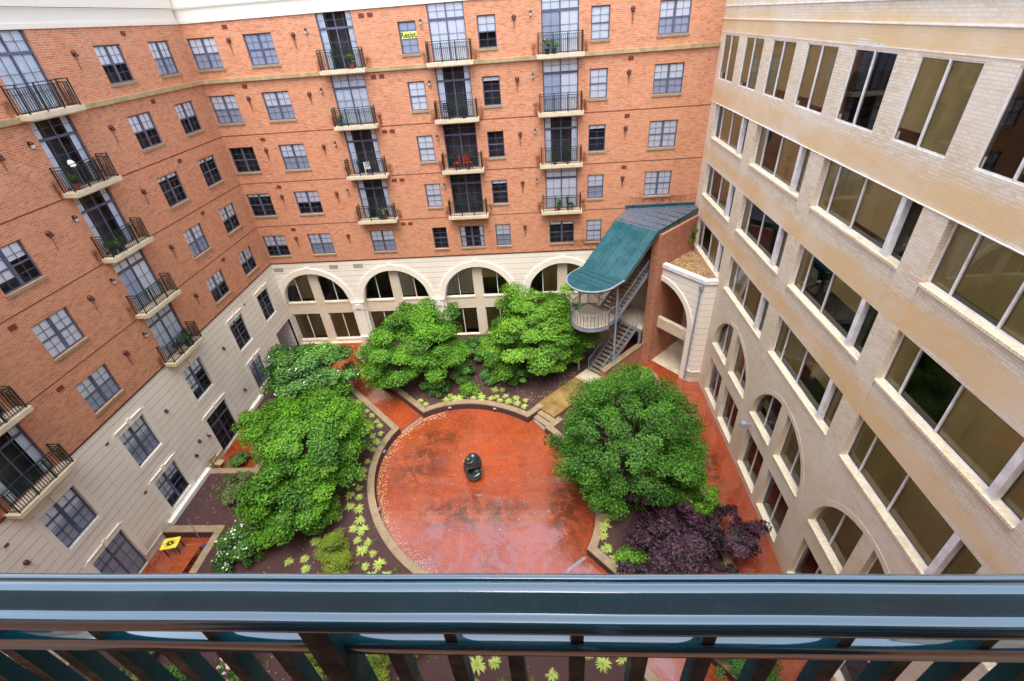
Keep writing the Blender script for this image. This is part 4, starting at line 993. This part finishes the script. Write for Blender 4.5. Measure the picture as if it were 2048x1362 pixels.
def tree(name, label, base, center, rad, n, mat, size, clumps=70, crad=.7, flat=.45, seed=1, stems=1, trunk_r=.13, extra=None, cat='tree', low=-.55, blooms=None, asp=.62, droop=.12, wob=.18, group=None):
    e = empty(name, (base[0], base[1], base[2])); tag(e, label, cat, group)
    inv = Matrix.Translation((-base[0], -base[1], -base[2]))
    P, N, col, cl = crown_points(n, center, rad, clumps, crad, flat, seed, low, wob, droop)
    for x in (extra or []):
        p2, n2, c2, cl2 = crown_points(x[0], x[1], x[2], x[3], x[4], flat, seed+5, low, wob, droop); P = np.vstack([P, p2]); N = np.vstack([N, n2]); col = np.concatenate([col, c2]); cl = np.vstack([cl, cl2])
    keep = P[:, 2] > base[2]+.03; P, N, col = P[keep], N[keep], col[keep]
    keep = (P[:, 0] > .05) & (P[:, 1] < -.05) & (P[:, 0] < X1-.05); P, N, col = P[keep], N[keep], col[keep]
    g = np.random.default_rng(seed+1); me = leaf_mesh('crown', P, N, size*g.uniform(.65, 1.35, len(P)), col, mat, asp)
    o = place('crown', me, e); o.matrix_parent_inverse = inv
    if trunk_r:
        mb = MB(); g = random.Random(seed); b = Vector(base); ctr = Vector(center); top = Vector((ctr.x, ctr.y, ctr.z-rad[2]*.35))
        forks = []
        for s in range(stems):
            an = 2*math.pi*s/stems+.6; o0 = b+Vector((math.cos(an), math.sin(an), 0))*(.12 if stems > 1 else 0)
            mid = o0.lerp(top, .55)+Vector((math.cos(an), math.sin(an), 0))*(.25 if stems > 1 else .08); tp = top+Vector((math.cos(an), math.sin(an), 0))*(.5 if stems > 1 else .05)
            mb.tube([o0-Vector((0, 0, .2)), o0+Vector((0, 0, .25)), mid, tp], [trunk_r*1.5, trunk_r, trunk_r*.75, trunk_r*.5], 7); forks += [mid, tp]
        for i in range(0, len(cl), max(1, len(cl)//34)):
            q = ctr.lerp(Vector(cl[i]), .84); f = min(forks, key=lambda v: (v-q).length); m = f.lerp(q, .5)+Vector((g.uniform(-.15, .15), g.uniform(-.15, .15), .18))
            mb.tube([f, m, q], [trunk_r*.42, trunk_r*.25, trunk_r*.08], 5)
        t = mb.build('trunk', M['bark'], e, True, uv=False); t.matrix_parent_inverse = inv
    if blooms:
        bm_, cnt, sz = blooms; g2 = np.random.default_rng(seed+9); ii = g2.choice(len(P), cnt, replace=False)
        up = P[ii]+N[ii]*.05+np.array([0, 0, .05]); nn = N[ii]*.4+np.array([0, 0, 1.]); nn /= np.linalg.norm(nn, axis=1)[:, None]
        up = np.repeat(up, 3, 0)+g2.normal(size=(cnt*3, 3))*sz*.25; nn = np.repeat(nn, 3, 0)
        me = leaf_mesh('blossom', up, nn, sz*g2.uniform(.7, 1.2, cnt*3), np.ones(cnt*3), bm_, .9); o = place('blossom', me, e); o.matrix_parent_inverse = inv
    return e
tree('maple_tree', 'spreading green maple in the back bed, in front of the second arch from the left', (10.9, -4.9, .42), (10.95, -4.9, 2.8), (3.2, 3.1, 2.45), 52000, L['maple'], .13, 95, .82, .42, 3, 2, .12,
     extra=[(9000, (11.3, -3.9, 4.4), (2.6, 2.2, 1.5), 22, .6)])
tree('maple_tree', 'spreading bright green maple beside the stair tower in the back bed', (19.5, -4.6, .42), (19.45, -4.3, 3.0), (3.45, 3.4, 2.4), 50000, L['bright'], .14, 95, .82, .4, 8, 2, .12,
     extra=[(10000, (19.7, -3.1, 4.4), (2.4, 2.2, 1.6), 24, .6), (8000, (17.2, -5.0, 2.2), (1.8, 1.5, 1.3), 20, .6)])
tree('round_tree', 'dense round dark green tree on the right side of the terrace', (24.4, -13.9, .42), (24.15, -14.3, 3.2), (3.7, 3.6, 2.95), 80000, L['dense'], .115, 300, .5, .85, 4, 1, .17, low=-.85, wob=.02, droop=.0)
tree('maple_tree', 'large sprawling green maple between the left wall and the terrace', (7.1, -14.2, .42), (7.1, -13.6, 2.9), (3.1, 3.3, 2.2), 40000, L['maple'], .13, 92, .72, .4, 5, 3, .12,
     extra=[(30000, (7.5, -16.9, 2.2), (2.1, 2.6, 1.9), 60, .62), (6000, (4.0, -11.6, 2.4), (1.9, 1.6, 1.2), 18, .6)])
tree('dogwood_tree', 'flowering dogwood with pale blossoms near the doorway in the left corner', (4.3, -6.5, .42), (4.3, -7.2, 2.5), (2.8, 2.4, 1.8), 28000, L['dog'], .16, 62, .68, .42, 6, 1, .1, blooms=(M['petal'], 110, .10),
     extra=[(6000, (6.0, -7.6, 2.3), (1.4, 1.1, .9), 16, .5)])
tree('purple_maple', 'low spreading dark purple maple at the lower right by the brick walk', (25.8, -18.6, .42), (25.6, -19.2, 1.5), (2.5, 2.0, 1.2), 16000, L['plum'], .14, 52, .55, .32, 9, 2, .09,
     extra=[(4200, (28.1, -18.6, 1.6), (1.6, 1.6, .7), 26, .32), (4000, (24.6, -16.6, 1.8), (.9, 1.0, .8), 12, .45)], low=-.4)
# shrubs
def shrub(label, c, rad, n, mat, size, seed, name='shrub', blooms=None, clumps=16, crad=.32, asp=.5, flat=.6, z=.42, group=None):
    return tree(name, label, (c[0], c[1], z), (c[0], c[1], z+rad[2]*.45), rad, n, mat, size, clumps, crad, flat, seed, 1, .03, cat='shrub', low=-.2, blooms=blooms, asp=asp, group=group)
shrub('white flowering hydrangea bush by the wooden bench patio', (5.1, -18.95), (.95, .9, 1.1), 11000, L['shrub'], .10, 21, 'hydrangea', blooms=(M['petal'], 240, .075), clumps=60, crad=.34, flat=.85)
shrub('loose olive green shrub in open mulch near the left wall', (2.9, -15.2), (1.15, 1.0, 1.0), 3600, L['olive'], .12, 22, clumps=22, crad=.3)
shrub('rounded yellow green shrub in the left bed near the railing', (9.75, -18.7), (.72, .7, .8), 8000, L['lime'], .075, 23, clumps=30, crad=.3)
shrub('light green shrub at the lower edge of the left bed between hostas', (10.1, -19.9), (.7, .6, .6), 2200, L['lime'], .09, 24)
shrub('green shrub at the near left corner of the back bed under the maple', (12.6, -7.1), (.85, .75, .9), 3200, L['shrub'], .11, 25)
shrub('dark green shrub left of two in the middle of the back bed', (14.3, -5.6), (.95, .85, 1.1), 3600, L['dog'], .12, 26)
shrub('round dark green shrub right of two in the middle of the back bed', (16.1, -5.9), (.75, .7, 1.0), 3000, L['dog'], .12, 27)
shrub('bushy green shrub under the bright maple at the right of the back bed', (18.1, -6.6), (.9, .8, 1.1), 3600, L['shrub'], .12, 28)
shrub('green shrub between the two back maples near the arches', (14.9, -3.4), (1.2, 1.0, 1.2), 4200, L['dog'], .13, 29)
shrub('low green ground shrub below the shrubs of the back bed', (14.9, -7.1), (.9, .5, .4), 1800, L['bright'], .1, 30)
shrub('small green shrub by the back wall under the third arch', (15.0, -1.7), (1.4, .5, .6), 2600, L['shrub'], .11, 31)
shrub('green leafy shrub between the round tree and the purple maple', (27.0, -16.6), (1.0, 1.5, 1.3), 5200, L['bright'], .12, 32, clumps=26, crad=.36)
shrub('light green shrub behind the round tree near the low stair wall', (26.4, -6.2), (1.0, 1.1, .7), 3600, L['bright'], .1, 33, clumps=20)
shrub('small bright green shrub between hostas and the purple maple', (23.6, -19.2), (.55, .6, .8), 2200, L['bright'], .1, 34)
shrub('green shrub seen through the balusters by the brick walk', (27.0, -23.4), (1.2, 1.0, .9), 4200, L['shrub'], .1, 35, clumps=22)
shrub('yellow green shrub seen through the railing below the terrace', (13.9, -23.6), (1.3, .9, .8), 4200, L['lime'], .08, 36, clumps=22)
shrub('small yellow green shrub seen through the railing right of the post', (10.9, -23.3), (.9, .9, .7), 2600, L['lime'], .08, 37)
shrub('pink and white flowering bush seen through the railing', (7.5, -23.9), (1.0, 1.1, 1.0), 4200, L['shrub'], .11, 38, 'hydrangea', blooms=(M['pink'], 90, .13), clumps=22)
shrub('green leafy plants seen through the railing near the left wall', (3.4, -23.7), (1.2, .8, .6), 3200, L['olive'], .12, 39)
shrub('green leafy plants seen through the railing left of the flowering bush', (5.2, -24.0), (.9, .8, .6), 2400, L['shrub'], .12, 40)
shrub('bushy young tree growing on the gravel roof in the corner', (29.75, -1.3), (.6, .65, 1.2), 3800, L['bright'], .11, 41, 'roof_shrub', z=7.42, clumps=20, crad=.3)
shrub('small dark green plant in the mulch of the door patio', (1.5, -12.7), (.6, .5, .6), 1500, L['dog'], .1, 42, z=.0)
# hostas
def hosta_mesh(seed):
    g = random.Random(seed); P = []; F = []; Cc = []
    for i in range(44):
        an = g.uniform(0, 2*math.pi); ln = g.uniform(.22, .40); w = g.uniform(.018, .032); lift = g.uniform(.5, 1.25); n = 5; c0 = g.uniform(.25, 1)
        base = len(P)
        for k in range(n+1):
            t = k/n; r_ = ln*t*math.cos(lift*(1-t)*.8); z = ln*(math.sin(lift)*t*1.15-.95*t*t*.8)+.02; ww = w*math.sin(math.pi*(.12+.88*t))+.002
            x, y = r_*math.cos(an), r_*math.sin(an); px, py = -math.sin(an)*ww, math.cos(an)*ww
            P += [(x-px, y-py, max(.005, z)), (x+px, y+py, max(.005, z))]; Cc += [c0*.6+.4*t]*2
        for k in range(n): q = base+2*k; F.append((q, q+1, q+3, q+2))
    me = bpy.data.meshes.new('hosta'); me.from_pydata(P, [], F); ca = me.color_attributes.new('Col', 'FLOAT_COLOR', 'POINT')
    ca.data.foreach_set('color', np.array([(c, c, c, 1) for c in Cc]).ravel()); me.materials.append(L['hosta']); return me
HM = [hosta_mesh(s) for s in range(4)]
h1 = [(6.53,-7.84),(7.27,-7.87),(7.13,-8.56),(8.21,-8.76),(8.69,-9.20),(7.71,-9.08),(8.04,-9.37),(7.48,-9.65),(9.14,-9.78),(8.44,-9.91),(8.07,-10.14),(8.88,-10.32),(9.48,-10.18),(9.75,-10.85),(9.26,-11.06),(9.25,-11.89),(9.66,-11.58),(9.61,-12.18),(9.54,-13.06),(9.49,-13.77),(9.54,-14.27),(9.60,-14.93),(9.84,-15.57),(10.05,-16.31),(9.49,-16.18),(8.34,-16.75),(9.06,-16.87),(7.67,-16.75),(10.3,-17.0),(10.65,-17.55),(10.13,-17.48),(10.51,-18.1),(11.1,-18.2),(11.5,-18.8),(10.92,-18.69),(8.16,-17.52),(8.41,-18.16),(8.24,-19.08),(8.50,-19.58),(7.49,-19.23),(12.0,-19.36),(11.32,-19.45),(12.50,-19.9),(13.1,-20.2),(11.78,-19.91),(6.93,-9.39),(9.27,-15.45),(8.54,-15.61),(9.9,-20.7),(12.1,-21.0)]
h2 = [(11.64,-7.90),(12.08,-8.25),(13.34,-7.86),(13.57,-7.43),(13.88,-7.81),(14.26,-7.75),(15.19,-7.74),(15.74,-7.81),(15.60,-7.38),(16.38,-7.83),(16.75,-7.65),(16.98,-8.07),(17.06,-6.99),(16.56,-6.97),(17.34,-7.67),(17.56,-8.16),(18.03,-7.85),(18.14,-8.35),(18.66,-8.09),(18.62,-8.69)]
h3 = [(22.79,-16.29),(22.82,-16.88),(22.68,-17.45),(22.55,-17.95),(22.6,-18.6),(22.93,-19.1),(23.15,-19.7),(23.5,-19.9)]
h4 = [(16.4,-23.4),(17.0,-23.5),(17.7,-23.4),(16.9,-24.2),(19.9,-23.8),(21.4,-22.9),(21.9,-23.4),(22.7,-23.2),(23.0,-24.3),(22.2,-24.5),(18.9,-22.6),(12.9,-22.3)]
def hostas(pts, lab, grp, sc, by='top'):
    ORD = ['first', 'second', 'third', 'fourth', 'fifth', 'sixth', 'seventh', 'eighth', 'ninth']+['%dth' % q for q in range(10, 20)]
    TENS = {2: 'twent', 3: 'thirt', 4: 'fort', 5: 'fift'}
    ordn = lambda q: ORD[q-1] if q < 20 else (TENS[q//10]+'ieth' if q % 10 == 0 else TENS[q//10]+'y '+ORD[q % 10-1])
    key = (lambda p: p[0]) if by == 'left' else (lambda p: -p[1])
    for i, (x, y) in enumerate(sorted(pts, key=key)):
        o = place('hosta', HM[(i*3) % 4], None, (x, y, .42), rb.uniform(0, 6.28)); s = .92*sc*rb.uniform(.7, 1.15); o.scale = (s, s, s); tag(o, lab % ordn(i+1), 'plant', grp)
hostas(h1, 'yellow green hosta left of the terrace, %s counted from the back building', 'hostas in the left bed', .95)
hostas(h2, 'yellow green hosta in the bed behind the terrace, %s from the left', 'hostas in the back bed', .95, 'left')
hostas(h3, 'yellow green hosta right of the terrace, %s counted from the round tree', 'hostas in the right bed', 1.0)
hostas(h4, 'yellow green hosta seen under the near railing, %s from the left', 'hostas seen through the railing', 1.1, 'left')
# low weeds and seedlings in the mulch (uncountable)
g = np.random.default_rng(15); C_ = []
def in_poly(x, y, P):
    c = False; j = len(P)-1
    for i in range(len(P)):
        if (P[i][1] > y) != (P[j][1] > y) and x < (P[j][0]-P[i][0])*(y-P[i][1])/(P[j][1]-P[i][1])+P[i][0]: c = not c
        j = i
    return c
while len(C_) < 240:
    x, y = g.uniform(0, 28), g.uniform(-27, -1)
    if any(in_poly(x, y, Q) for Q in (LB, BB, RB)): C_.append((x, y))
C_ = np.repeat(np.array(C_), 22, 0); n = len(C_); sp = np.repeat(g.uniform(.05, .2, n//22), 22)
PP = np.concatenate([C_+g.normal(size=(n, 2))*sp[:, None]*.6, (.43+g.uniform(0, 1, n)*sp)[:, None]], 1)
NN = np.tile([0, 0, 1.], (n, 1))+g.normal(size=(n, 3))*.5; NN /= np.linalg.norm(NN, axis=1)[:, None]
gc = place('ground_cover', leaf_mesh('ground_cover', PP, NN, g.uniform(.05, .1, n), g.normal(.5, .25, n), L['bright'], .5)); tag(gc, 'small scattered green seedlings in the mulch', 'ground cover', kind='stuff')
# fallen petals and leaf litter on terrace and mulch (uncountable)
g = np.random.default_rng(5); n = 3200; tt = g.uniform(math.pi*.95, math.pi*1.9, n); PP = np.zeros((n, 3))
for i in range(n):
    k = ell(tt[i]-.2, -abs(g.normal())*.25-.05); PP[i] = (k[0], k[1], .006)
    if i % 3 == 0: PP[i] = (g.uniform(.6, 10), g.uniform(-25, -6), .43)
    if PP[i][0] < 3.1 and (-13.5 < PP[i][1] < -8.8 or -22.3 < PP[i][1] < -17.5): PP[i][2] = .006
    if i % 5 == 0: PP[i] = (g.uniform(14, 22.4), g.uniform(-8.2, -5.2), .43)
    if i % 17 == 0: PP[i] = (g.uniform(12, 20), g.uniform(-18, -10), .006)
NN = np.tile([0, 0, 1.], (n, 1))+g.normal(size=(n, 3))*.15
lit = place('leaf_litter', leaf_mesh('leaf_litter', PP, NN, g.uniform(.03, .075, n), g.uniform(.6, 1, n), leafm('leaf_litter', (196, 170, 110), (240, 228, 190)), .6)); tag(lit, 'pale fallen petals scattered on terrace edge and mulch', 'petals', kind='stuff')

# ------------------------------------------------------------------ sculpture
S0 = Vector((15.84, -13.82, 0))
def uvs(mb, c, r_, nu=24, nv=16, f=None):
    k = len(mb.v)
    for j in range(nv+1):
        for i in range(nu):
            th, ph = math.pi*j/nv, 2*math.pi*i/nu; p = Vector((math.sin(th)*math.cos(ph), math.sin(th)*math.sin(ph), math.cos(th)))
            q = Vector((p.x*r_[0], p.y*r_[1], p.z*r_[2])); q = f(q, p) if f else q; mb.v.append(tuple(Vector(c)+q))
    for j in range(nv):
        for i in range(nu): l = (i+1) % nu; mb.f.append((k+j*nu+i, k+(j+1)*nu+i, k+(j+1)*nu+l, k+j*nu+l))
def body(q, p):
    h = q.z/.92; q = Vector((q.x*(1-.10*h)+.10*math.sin(h*1.6)*.8, q.y*(1-.12*h), q.z))
    if p.y < .25:      # hollow lap on the side facing the near balcony
        u = (q.x-.13)/.34; v = (q.z+.22)/.33; d = u*u+v*v
        if d < 1.6: q.y += .62*max(0, 1-d/1.6)**.6
    return q
mb = MB(); uvs(mb, S0+Vector((0, 0, .86)), (.52, .44, .90), 56, 44, body)
mb.tube([S0+Vector(p) for p in ((-.30, -.18, .30), (-.14, -.36, .30), (.12, -.42, .36), (.34, -.34, .46), (.44, -.14, .58))], [.14, .19, .18, .16, .11], 14)
uvs(mb, S0+Vector((-.13, -.27, 1.60)), (.165, .165, .165), 20, 12)
mb.tube([S0+Vector((-.10+.19*math.cos(t), -.22+.17*math.sin(t)*.8, 1.50+.15*math.sin(t)*.6)) for t in [2*math.pi*i/20 for i in range(20)]], .055, 10, closed=True)
tag(mb.build('bronze_sculpture', M['bronze'], None, True, uv=False), 'dark bronze abstract sculpture of a curled seated figure in the middle of the round terrace', 'sculpture')

# ------------------------------------------------------------------ small things
def thing(name, label, cat, loc, rz=0, group=None):
    e = empty(name, loc, rz); tag(e, label, cat, group); return e
# Resist sign in the top window of the fourth column
sg = thing('window_sign', 'pale yellow paper sign reading Resist. in a top floor window', 'sign', (12.97, -.0, 20.72))
mb = MB(); mb.box(-.47, .47, -.004, .0, -.15, .18); mb.build('paper', M['yellow'] if False else plain('sign_paper', srgb(222, 228, 120), .6, var=.05), sg, loc=(0, .075, 0))
fc = bpy.data.curves.new('lettering', 'FONT'); fc.body = 'Resist.'; fc.size = .37; fc.align_x = 'CENTER'; fc.align_y = 'CENTER'; fc.extrude = .001; fc.offset = .009
fo = bpy.data.objects.new('lettering', fc); COL.objects.link(fo); fo.parent = sg; fo.location = (0, .066, .01); fo.rotation_euler = (R(90), 0, 0); fc.materials.append(plain('sign_ink', srgb(60, 74, 20), .6))
bpy.context.view_layer.update()
lm_ = bpy.data.meshes.new_from_object(fo.evaluated_get(bpy.context.evaluated_depsgraph_get())); bpy.data.objects.remove(fo); fo = place('lettering', lm_, sg, (0, .066, .01)); fo.rotation_euler = (R(90), 0, 0)
# patio things
yt = thing('folding_table', 'yellow topped square table with a dark sunburst pattern on the patio', 'table', (1.08, -18.38, .0), R(12))
mb = MB(); n = 8; pr = []
for cx, cy, a0 in ((.33, .24, 0), (-.33, .24, 90), (-.33, -.24, 180), (.33, -.24, 270)):
    for i in range(5): a = R(a0+i*22.5); pr.append((cx+.07*math.cos(a), cy+.07*math.sin(a)))
mb.prism(pr, .66, .70); mb.build('table_top', M['yellow'], yt)
mb = MB()
for i in range(14):
    a = 2*math.pi*i/14; r0, r1 = .06, .22+.06*(i % 2); mb.poly([(r0*math.cos(a-.6), r0*math.sin(a-.6), .706), (r1*math.cos(a)*1.3, r1*math.sin(a), .706), (r0*math.cos(a+.6), r0*math.sin(a+.6), .706)])
mb.build('pattern', M['lamp'], yt, uv=False)
for x, y in ((-.3, -.22), (.3, -.22), (.3, .22), (-.3, .22)): MB().box(x-.02, x+.02, y-.02, y+.02, 0, .66).build('leg', M['dark'], yt)
wb = thing('wooden_table', 'long reddish wooden slatted table in the small patio', 'table', (2.12, -19.25, 0), R(-3))
mb = MB(); [mb.box(-.38+i*.0, .38, -.95+i*.136, -.95+i*.136+.124, .43, .46) for i in range(14)]; mb.build('table_top', M['wood'], wb)
for x, y in ((-.33, -.88), (.33, -.88), (.33, .86), (-.33, .86)): MB().box(x-.03, x+.03, y-.03, y+.03, 0, .43).build('leg', M['wood'], wb)
pl = thing('parasol_pole', 'thin grey pole standing in a blue base on the small patio', 'pole', (2.45, -18.15, 0))
MB().tube([(0, 0, .1), (.05, .08, 2.15)], .018, 8).build('pole', M['galv'], pl); MB().lathe([(.17, 0), (.17, .06), (.05, .12), (.04, .2)], 14).build('base', M['blue'], pl, True)
pc = thing('patio_chair', 'weathered grey chair against the limestone wall at the door patio', 'chair', (.42, -13.0, .0), R(80))
MB().box(-.14, .26, -.22, .22, .42, .45).build('seat', M['trim'], pc)
mb = MB(); [mb.box(-.25+i*.11, -.19+i*.11, .2, .23, .45, .95) for i in range(5)]; mb.box(-.26, .26, .19, .24, .92, .98); mb.build('backrest', M['trim'], pc)
for x, y in ((-.23, -.2), (.23, -.2), (.23, .2), (-.23, .2)): MB().box(x-.02, x+.02, y-.02, y+.02, 0, .42).build('leg', M['trim'], pc)
dp = MB().lathe([(.26, 0), (.33, .25), (.35, .3), (.30, .3), (.28, .22), (.02, .2)], 20).build('round_planter', M['dark'], None, True, loc=(1.0, -9.95, 0)); tag(dp, 'low round black planter by the left ground floor door', 'planter')
mc = MB().lathe([(.33, 0), (.33, .02), (.28, .03), (.1, .03)], 20).build('drain_cover', M['dark'], None, True, loc=(8.65, -11.35, .42)); tag(mc, 'round dark drain cover in the mulch beside the big maple', 'drain cover')
# balcony furniture and pots
def pot(loc, rz, label, leaf, blooms=None, r_=.14, potm='pot', h=.35, seed=50):
    e = thing('potted_plant', label, 'potted plant', loc, rz, 'potted plants on the balconies')
    MB().lathe([(r_*.7, 0), (r_, .24), (r_*1.1, .26), (r_*.95, .26), (r_*.9, .22)], 12).build('pot', M[potm], e, True)
    P, N, col, _ = crown_points(420, (0, 0, .26+h*.4), (.2, .2, h), 8, .13, .7, seed, -.1)
    place('foliage', leaf_mesh('foliage', P, N, .07*np.ones(len(P)), col, L[leaf]), e)
    if blooms:
        i = np.arange(0, 420, 9); place('blossom', leaf_mesh('blossom', P[i]+N[i]*.03, N[i], .07*np.ones(len(i)), np.ones(len(i)), M[blooms], .9), e)
    return e
def bp(side, i, k, u, d):
    (x, y, z), rz = BAL[(side, i, k)]
    return ((x+u, -d, z) if side == 'B' else (d, y+u, z)), rz
for a, lb, lf, bl, pm, sd in ((('B', 0, 3, .55, .35), 'terracotta pot with orange leaved plant on the lowest left back balcony', 'lime', 'pink', 'pot', 51), (('B', 0, 3, .2, .3), 'blue glazed pot with green plant on the lowest left back balcony', 'shrub', None, 'blue', 52),
                              (('B', 2, 0, -.75, .35), 'pink flowering plant on the top right back balcony', 'shrub', 'pink', 'dark', 53), (('B', 2, 0, -.35, .35), 'green plant beside pink flowers on the top right back balcony', 'bright', None, 'dark', 54),
                              (('B', 0, 1, -.95, .3), 'small green plant at the left end of the second balcony in the left back column', 'dog', None, 'blue', 55), (('B', 2, 3, -.2, .35), 'green plant on the lowest right back balcony', 'maple', None, 'pot', 56),
                              (('L', 0, 2, -.85, .3), 'leafy green plant in the near corner of the middle left wall balcony', 'maple', None, 'dark', 57), (('L', 0, 2, -.45, .32), 'low green plant beside a leafy one on the middle left wall balcony', 'dog', None, 'dark', 58),
                              (('L', 0, 4, .35, .3), 'green plant on the lowest left wall balcony', 'shrub', None, 'dark', 59), (('B', 0, 0, .55, .3), 'yellow green plant on the top left back balcony', 'lime', None, 'pot', 60), (('L', 0, 1, -.8, .3), 'green plant on the second left wall balcony', 'shrub', None, 'pot', 61)):
    loc, rz = bp(*a); pot(loc, rz, lb, lf, bl, potm=pm, seed=sd)
def chair(loc, rz, label, mat):
    e = thing('balcony_chair', label, 'chair', loc, rz, 'chairs on the balconies')
    MB().box(-.2, .2, -.19, .19, .40, .43).build('seat', mat, e)
    mb = MB(); mb.box(-.2, -.17, .17, .2, .43, .85); mb.box(.17, .2, .17, .2, .43, .85); [mb.box(-.17, .17, .175, .195, .5+i*.1, .56+i*.1) for i in range(4)]; mb.build('backrest', mat, e)
    for x, y in ((-.18, -.17), (.18, -.17), (.18, .17), (-.18, .17)): MB().box(x-.015, x+.015, y-.015, y+.015, 0, .40).build('leg', mat, e)
red = plain('red_paint', srgb(170, 60, 40), .5)
for a, r_, lb, mt in ((('B', 1, 2, .35, .3), 40, 'red chair on the third balcony of the middle back column, right one', red), (('B', 1, 2, -.35, .3), -60, 'red chair on the third balcony of the middle back column, left one', red),
                      (('B', 0, 2, .1, .3), 200, 'white covered chair on the third balcony of the left back column', M['petal']), (('B', 1, 1, -.5, .3), 60, 'dark chair on the second balcony of the middle back column', M['dark']),
                      (('B', 2, 2, .3, .3), 150, 'dark chair on the third balcony of the right back column', M['dark']), (('L', 0, 1, .65, .3), 30, 'dark chair on the second balcony of the left wall', M['dark']), (('L', 0, 4, .7, .3), 10, 'dark chair on the lowest balcony of the left wall', M['dark']),
                      (('B', 2, 3, .55, .3), 100, 'dark lounge chair on the lowest balcony of the right back column', M['dark'])):
    loc, rz = bp(*a); chair(loc, rz+R(r_), lb, mt)
for a, lb in ((('B', 1, 1, .45, .3), 'small round table on the second balcony of the middle back column'), (('B', 2, 2, -.4, .3), 'small round table on the third balcony of the right back column'), (('L', 0, 4, -.35, .3), 'small round table on the lowest left wall balcony')):
    loc, rz = bp(*a); e = thing('side_table', lb, 'table', loc, rz, 'small tables on the balconies'); MB().lathe([(.25, 0), (.25, .025)], 18).build('table_top', M['dark'], e, loc=(0, 0, .55)); MB().lathe([(.14, 0), (.02, .03), (.02, .55)], 10).build('pedestal', M['dark'], e)
loc, rz = bp('L', 0, 1, -.55, .3); e = thing('satellite_dish', 'small white satellite dish on the second left wall balcony', 'satellite dish', loc, rz)
MB().tube([(0, 0, 0), (0, 0, .95)], .02, 6).build('mast', M['galv'], e); o = MB().lathe([(.02, 0), (.11, .02), (.17, .06), (.165, .065), (.10, .03)], 18).build('dish', M['petal'], e, True, loc=(0, -.05, 1.0)); o.rotation_euler = (R(70), 0, 0)

# ------------------------------------------------------------------ near balcony railing
nb = thing('balcony_railing', 'dark green glossy metal balcony railing running across the foreground', 'railing', (20.0, -31.12, 19.33))
XA, XB = 17.2, 22.9
ctrl = [(-31.070, 20.360), (-31.0655, 20.372), (-31.0670, 20.386), (-31.072, 20.3915), (-31.0775, 20.3935), (-31.0825, 20.3925), (-31.0858, 20.3895), (-31.0890, 20.3925), (-31.096, 20.3945), (-31.1045, 20.3940),
        (-31.111, 20.3920), (-31.118, 20.3890), (-31.127, 20.3850), (-31.136, 20.3812), (-31.142, 20.3800), (-31.149, 20.3812), (-31.1555, 20.3805), (-31.1600, 20.3770), (-31.1605, 20.3725), (-31.1585, 20.3700), (-31.1630, 20.3665), (-31.1640, 20.3600), (-31.1620, 20.3520)]
prof = []
for i in range(len(ctrl)-1):
    a_, b_, c_, d_ = ctrl[max(i-1, 0)], ctrl[i], ctrl[i+1], ctrl[min(i+2, len(ctrl)-1)]
    for k in range(4):
        t = k/4; prof.append(tuple(.5*((2*b_[j])+(-a_[j]+c_[j])*t+(2*a_[j]-5*b_[j]+4*c_[j]-d_[j])*t*t+(-a_[j]+3*b_[j]-3*c_[j]+d_[j])*t**3) for j in range(2)))
prof.append(ctrl[-1])
mb = MB(); k = len(prof); NX = 40
for q in range(NX+1):
    x = XA+(XB-XA)*q/NX; mb.v += [(x-20.0, y+31.12+.0012*math.sin(q*1.7)*.5, z-19.33) for y, z in prof]
for q in range(NX):
    for i in range(k): j = (i+1) % k; mb.f.append((q*k+i, q*k+j, (q+1)*k+j, (q+1)*k+i))
mb.f.append(tuple(range(k))); mb.f.append(tuple(range((NX+1)*k-1, NX*k-1, -1)))
o = mb.build('top_rail', M['rail'], nb, True, uv=False)
mp = [(y+.010, z-.022) for y, z in [(.070, .834), (.070, .868), (.066, .872), (.050, .8722), (.020, .8722), (.006, .8718), (.002, .8700), (-.001, .8660), (-.0025, .860), (-.0025, .838), (-.0005, .834)]]
mb = MB(); kk = len(mp)
for x in (XA-20, XB-20): mb.v += [(x, y, z) for y, z in mp]
for i in range(kk): j = (i+1) % kk; mb.f.append((i, j, kk+j, kk+i))
mb.f.append(tuple(range(kk))[::-1]); mb.f.append(tuple(range(kk, 2*kk))); mb.build('mid_rail', M['rail'], nb, True, uv=False)
mb = MB(); mb.box(XA-20, XB-20, 0, .044, .07, .105); mb.build('bottom_rail', M['raildark'], nb)
x = 20.12-.2655*12
for i in range(24):
    xx = x+i*.2655-20
    if abs(xx+.415) < .1:
        MB().box(xx-.03, xx+.03, -.01, .052, 0, 1.03).build('post', M['raildark'], nb)
    else: MB().box(xx-.013, xx+.013, .018, .044, .850, 1.032).build('spacer', M['raildark'], nb)
x = 20.12-.13275*22
for i in range(44):
    xx = x+i*.13275-20
    if abs(xx+.415) < .04 or not (XA-20 < xx < XB-20): continue
    MB().box(xx-.017, xx+.017, .014, .048, .106, .812).build('baluster', M['raildark'], nb)
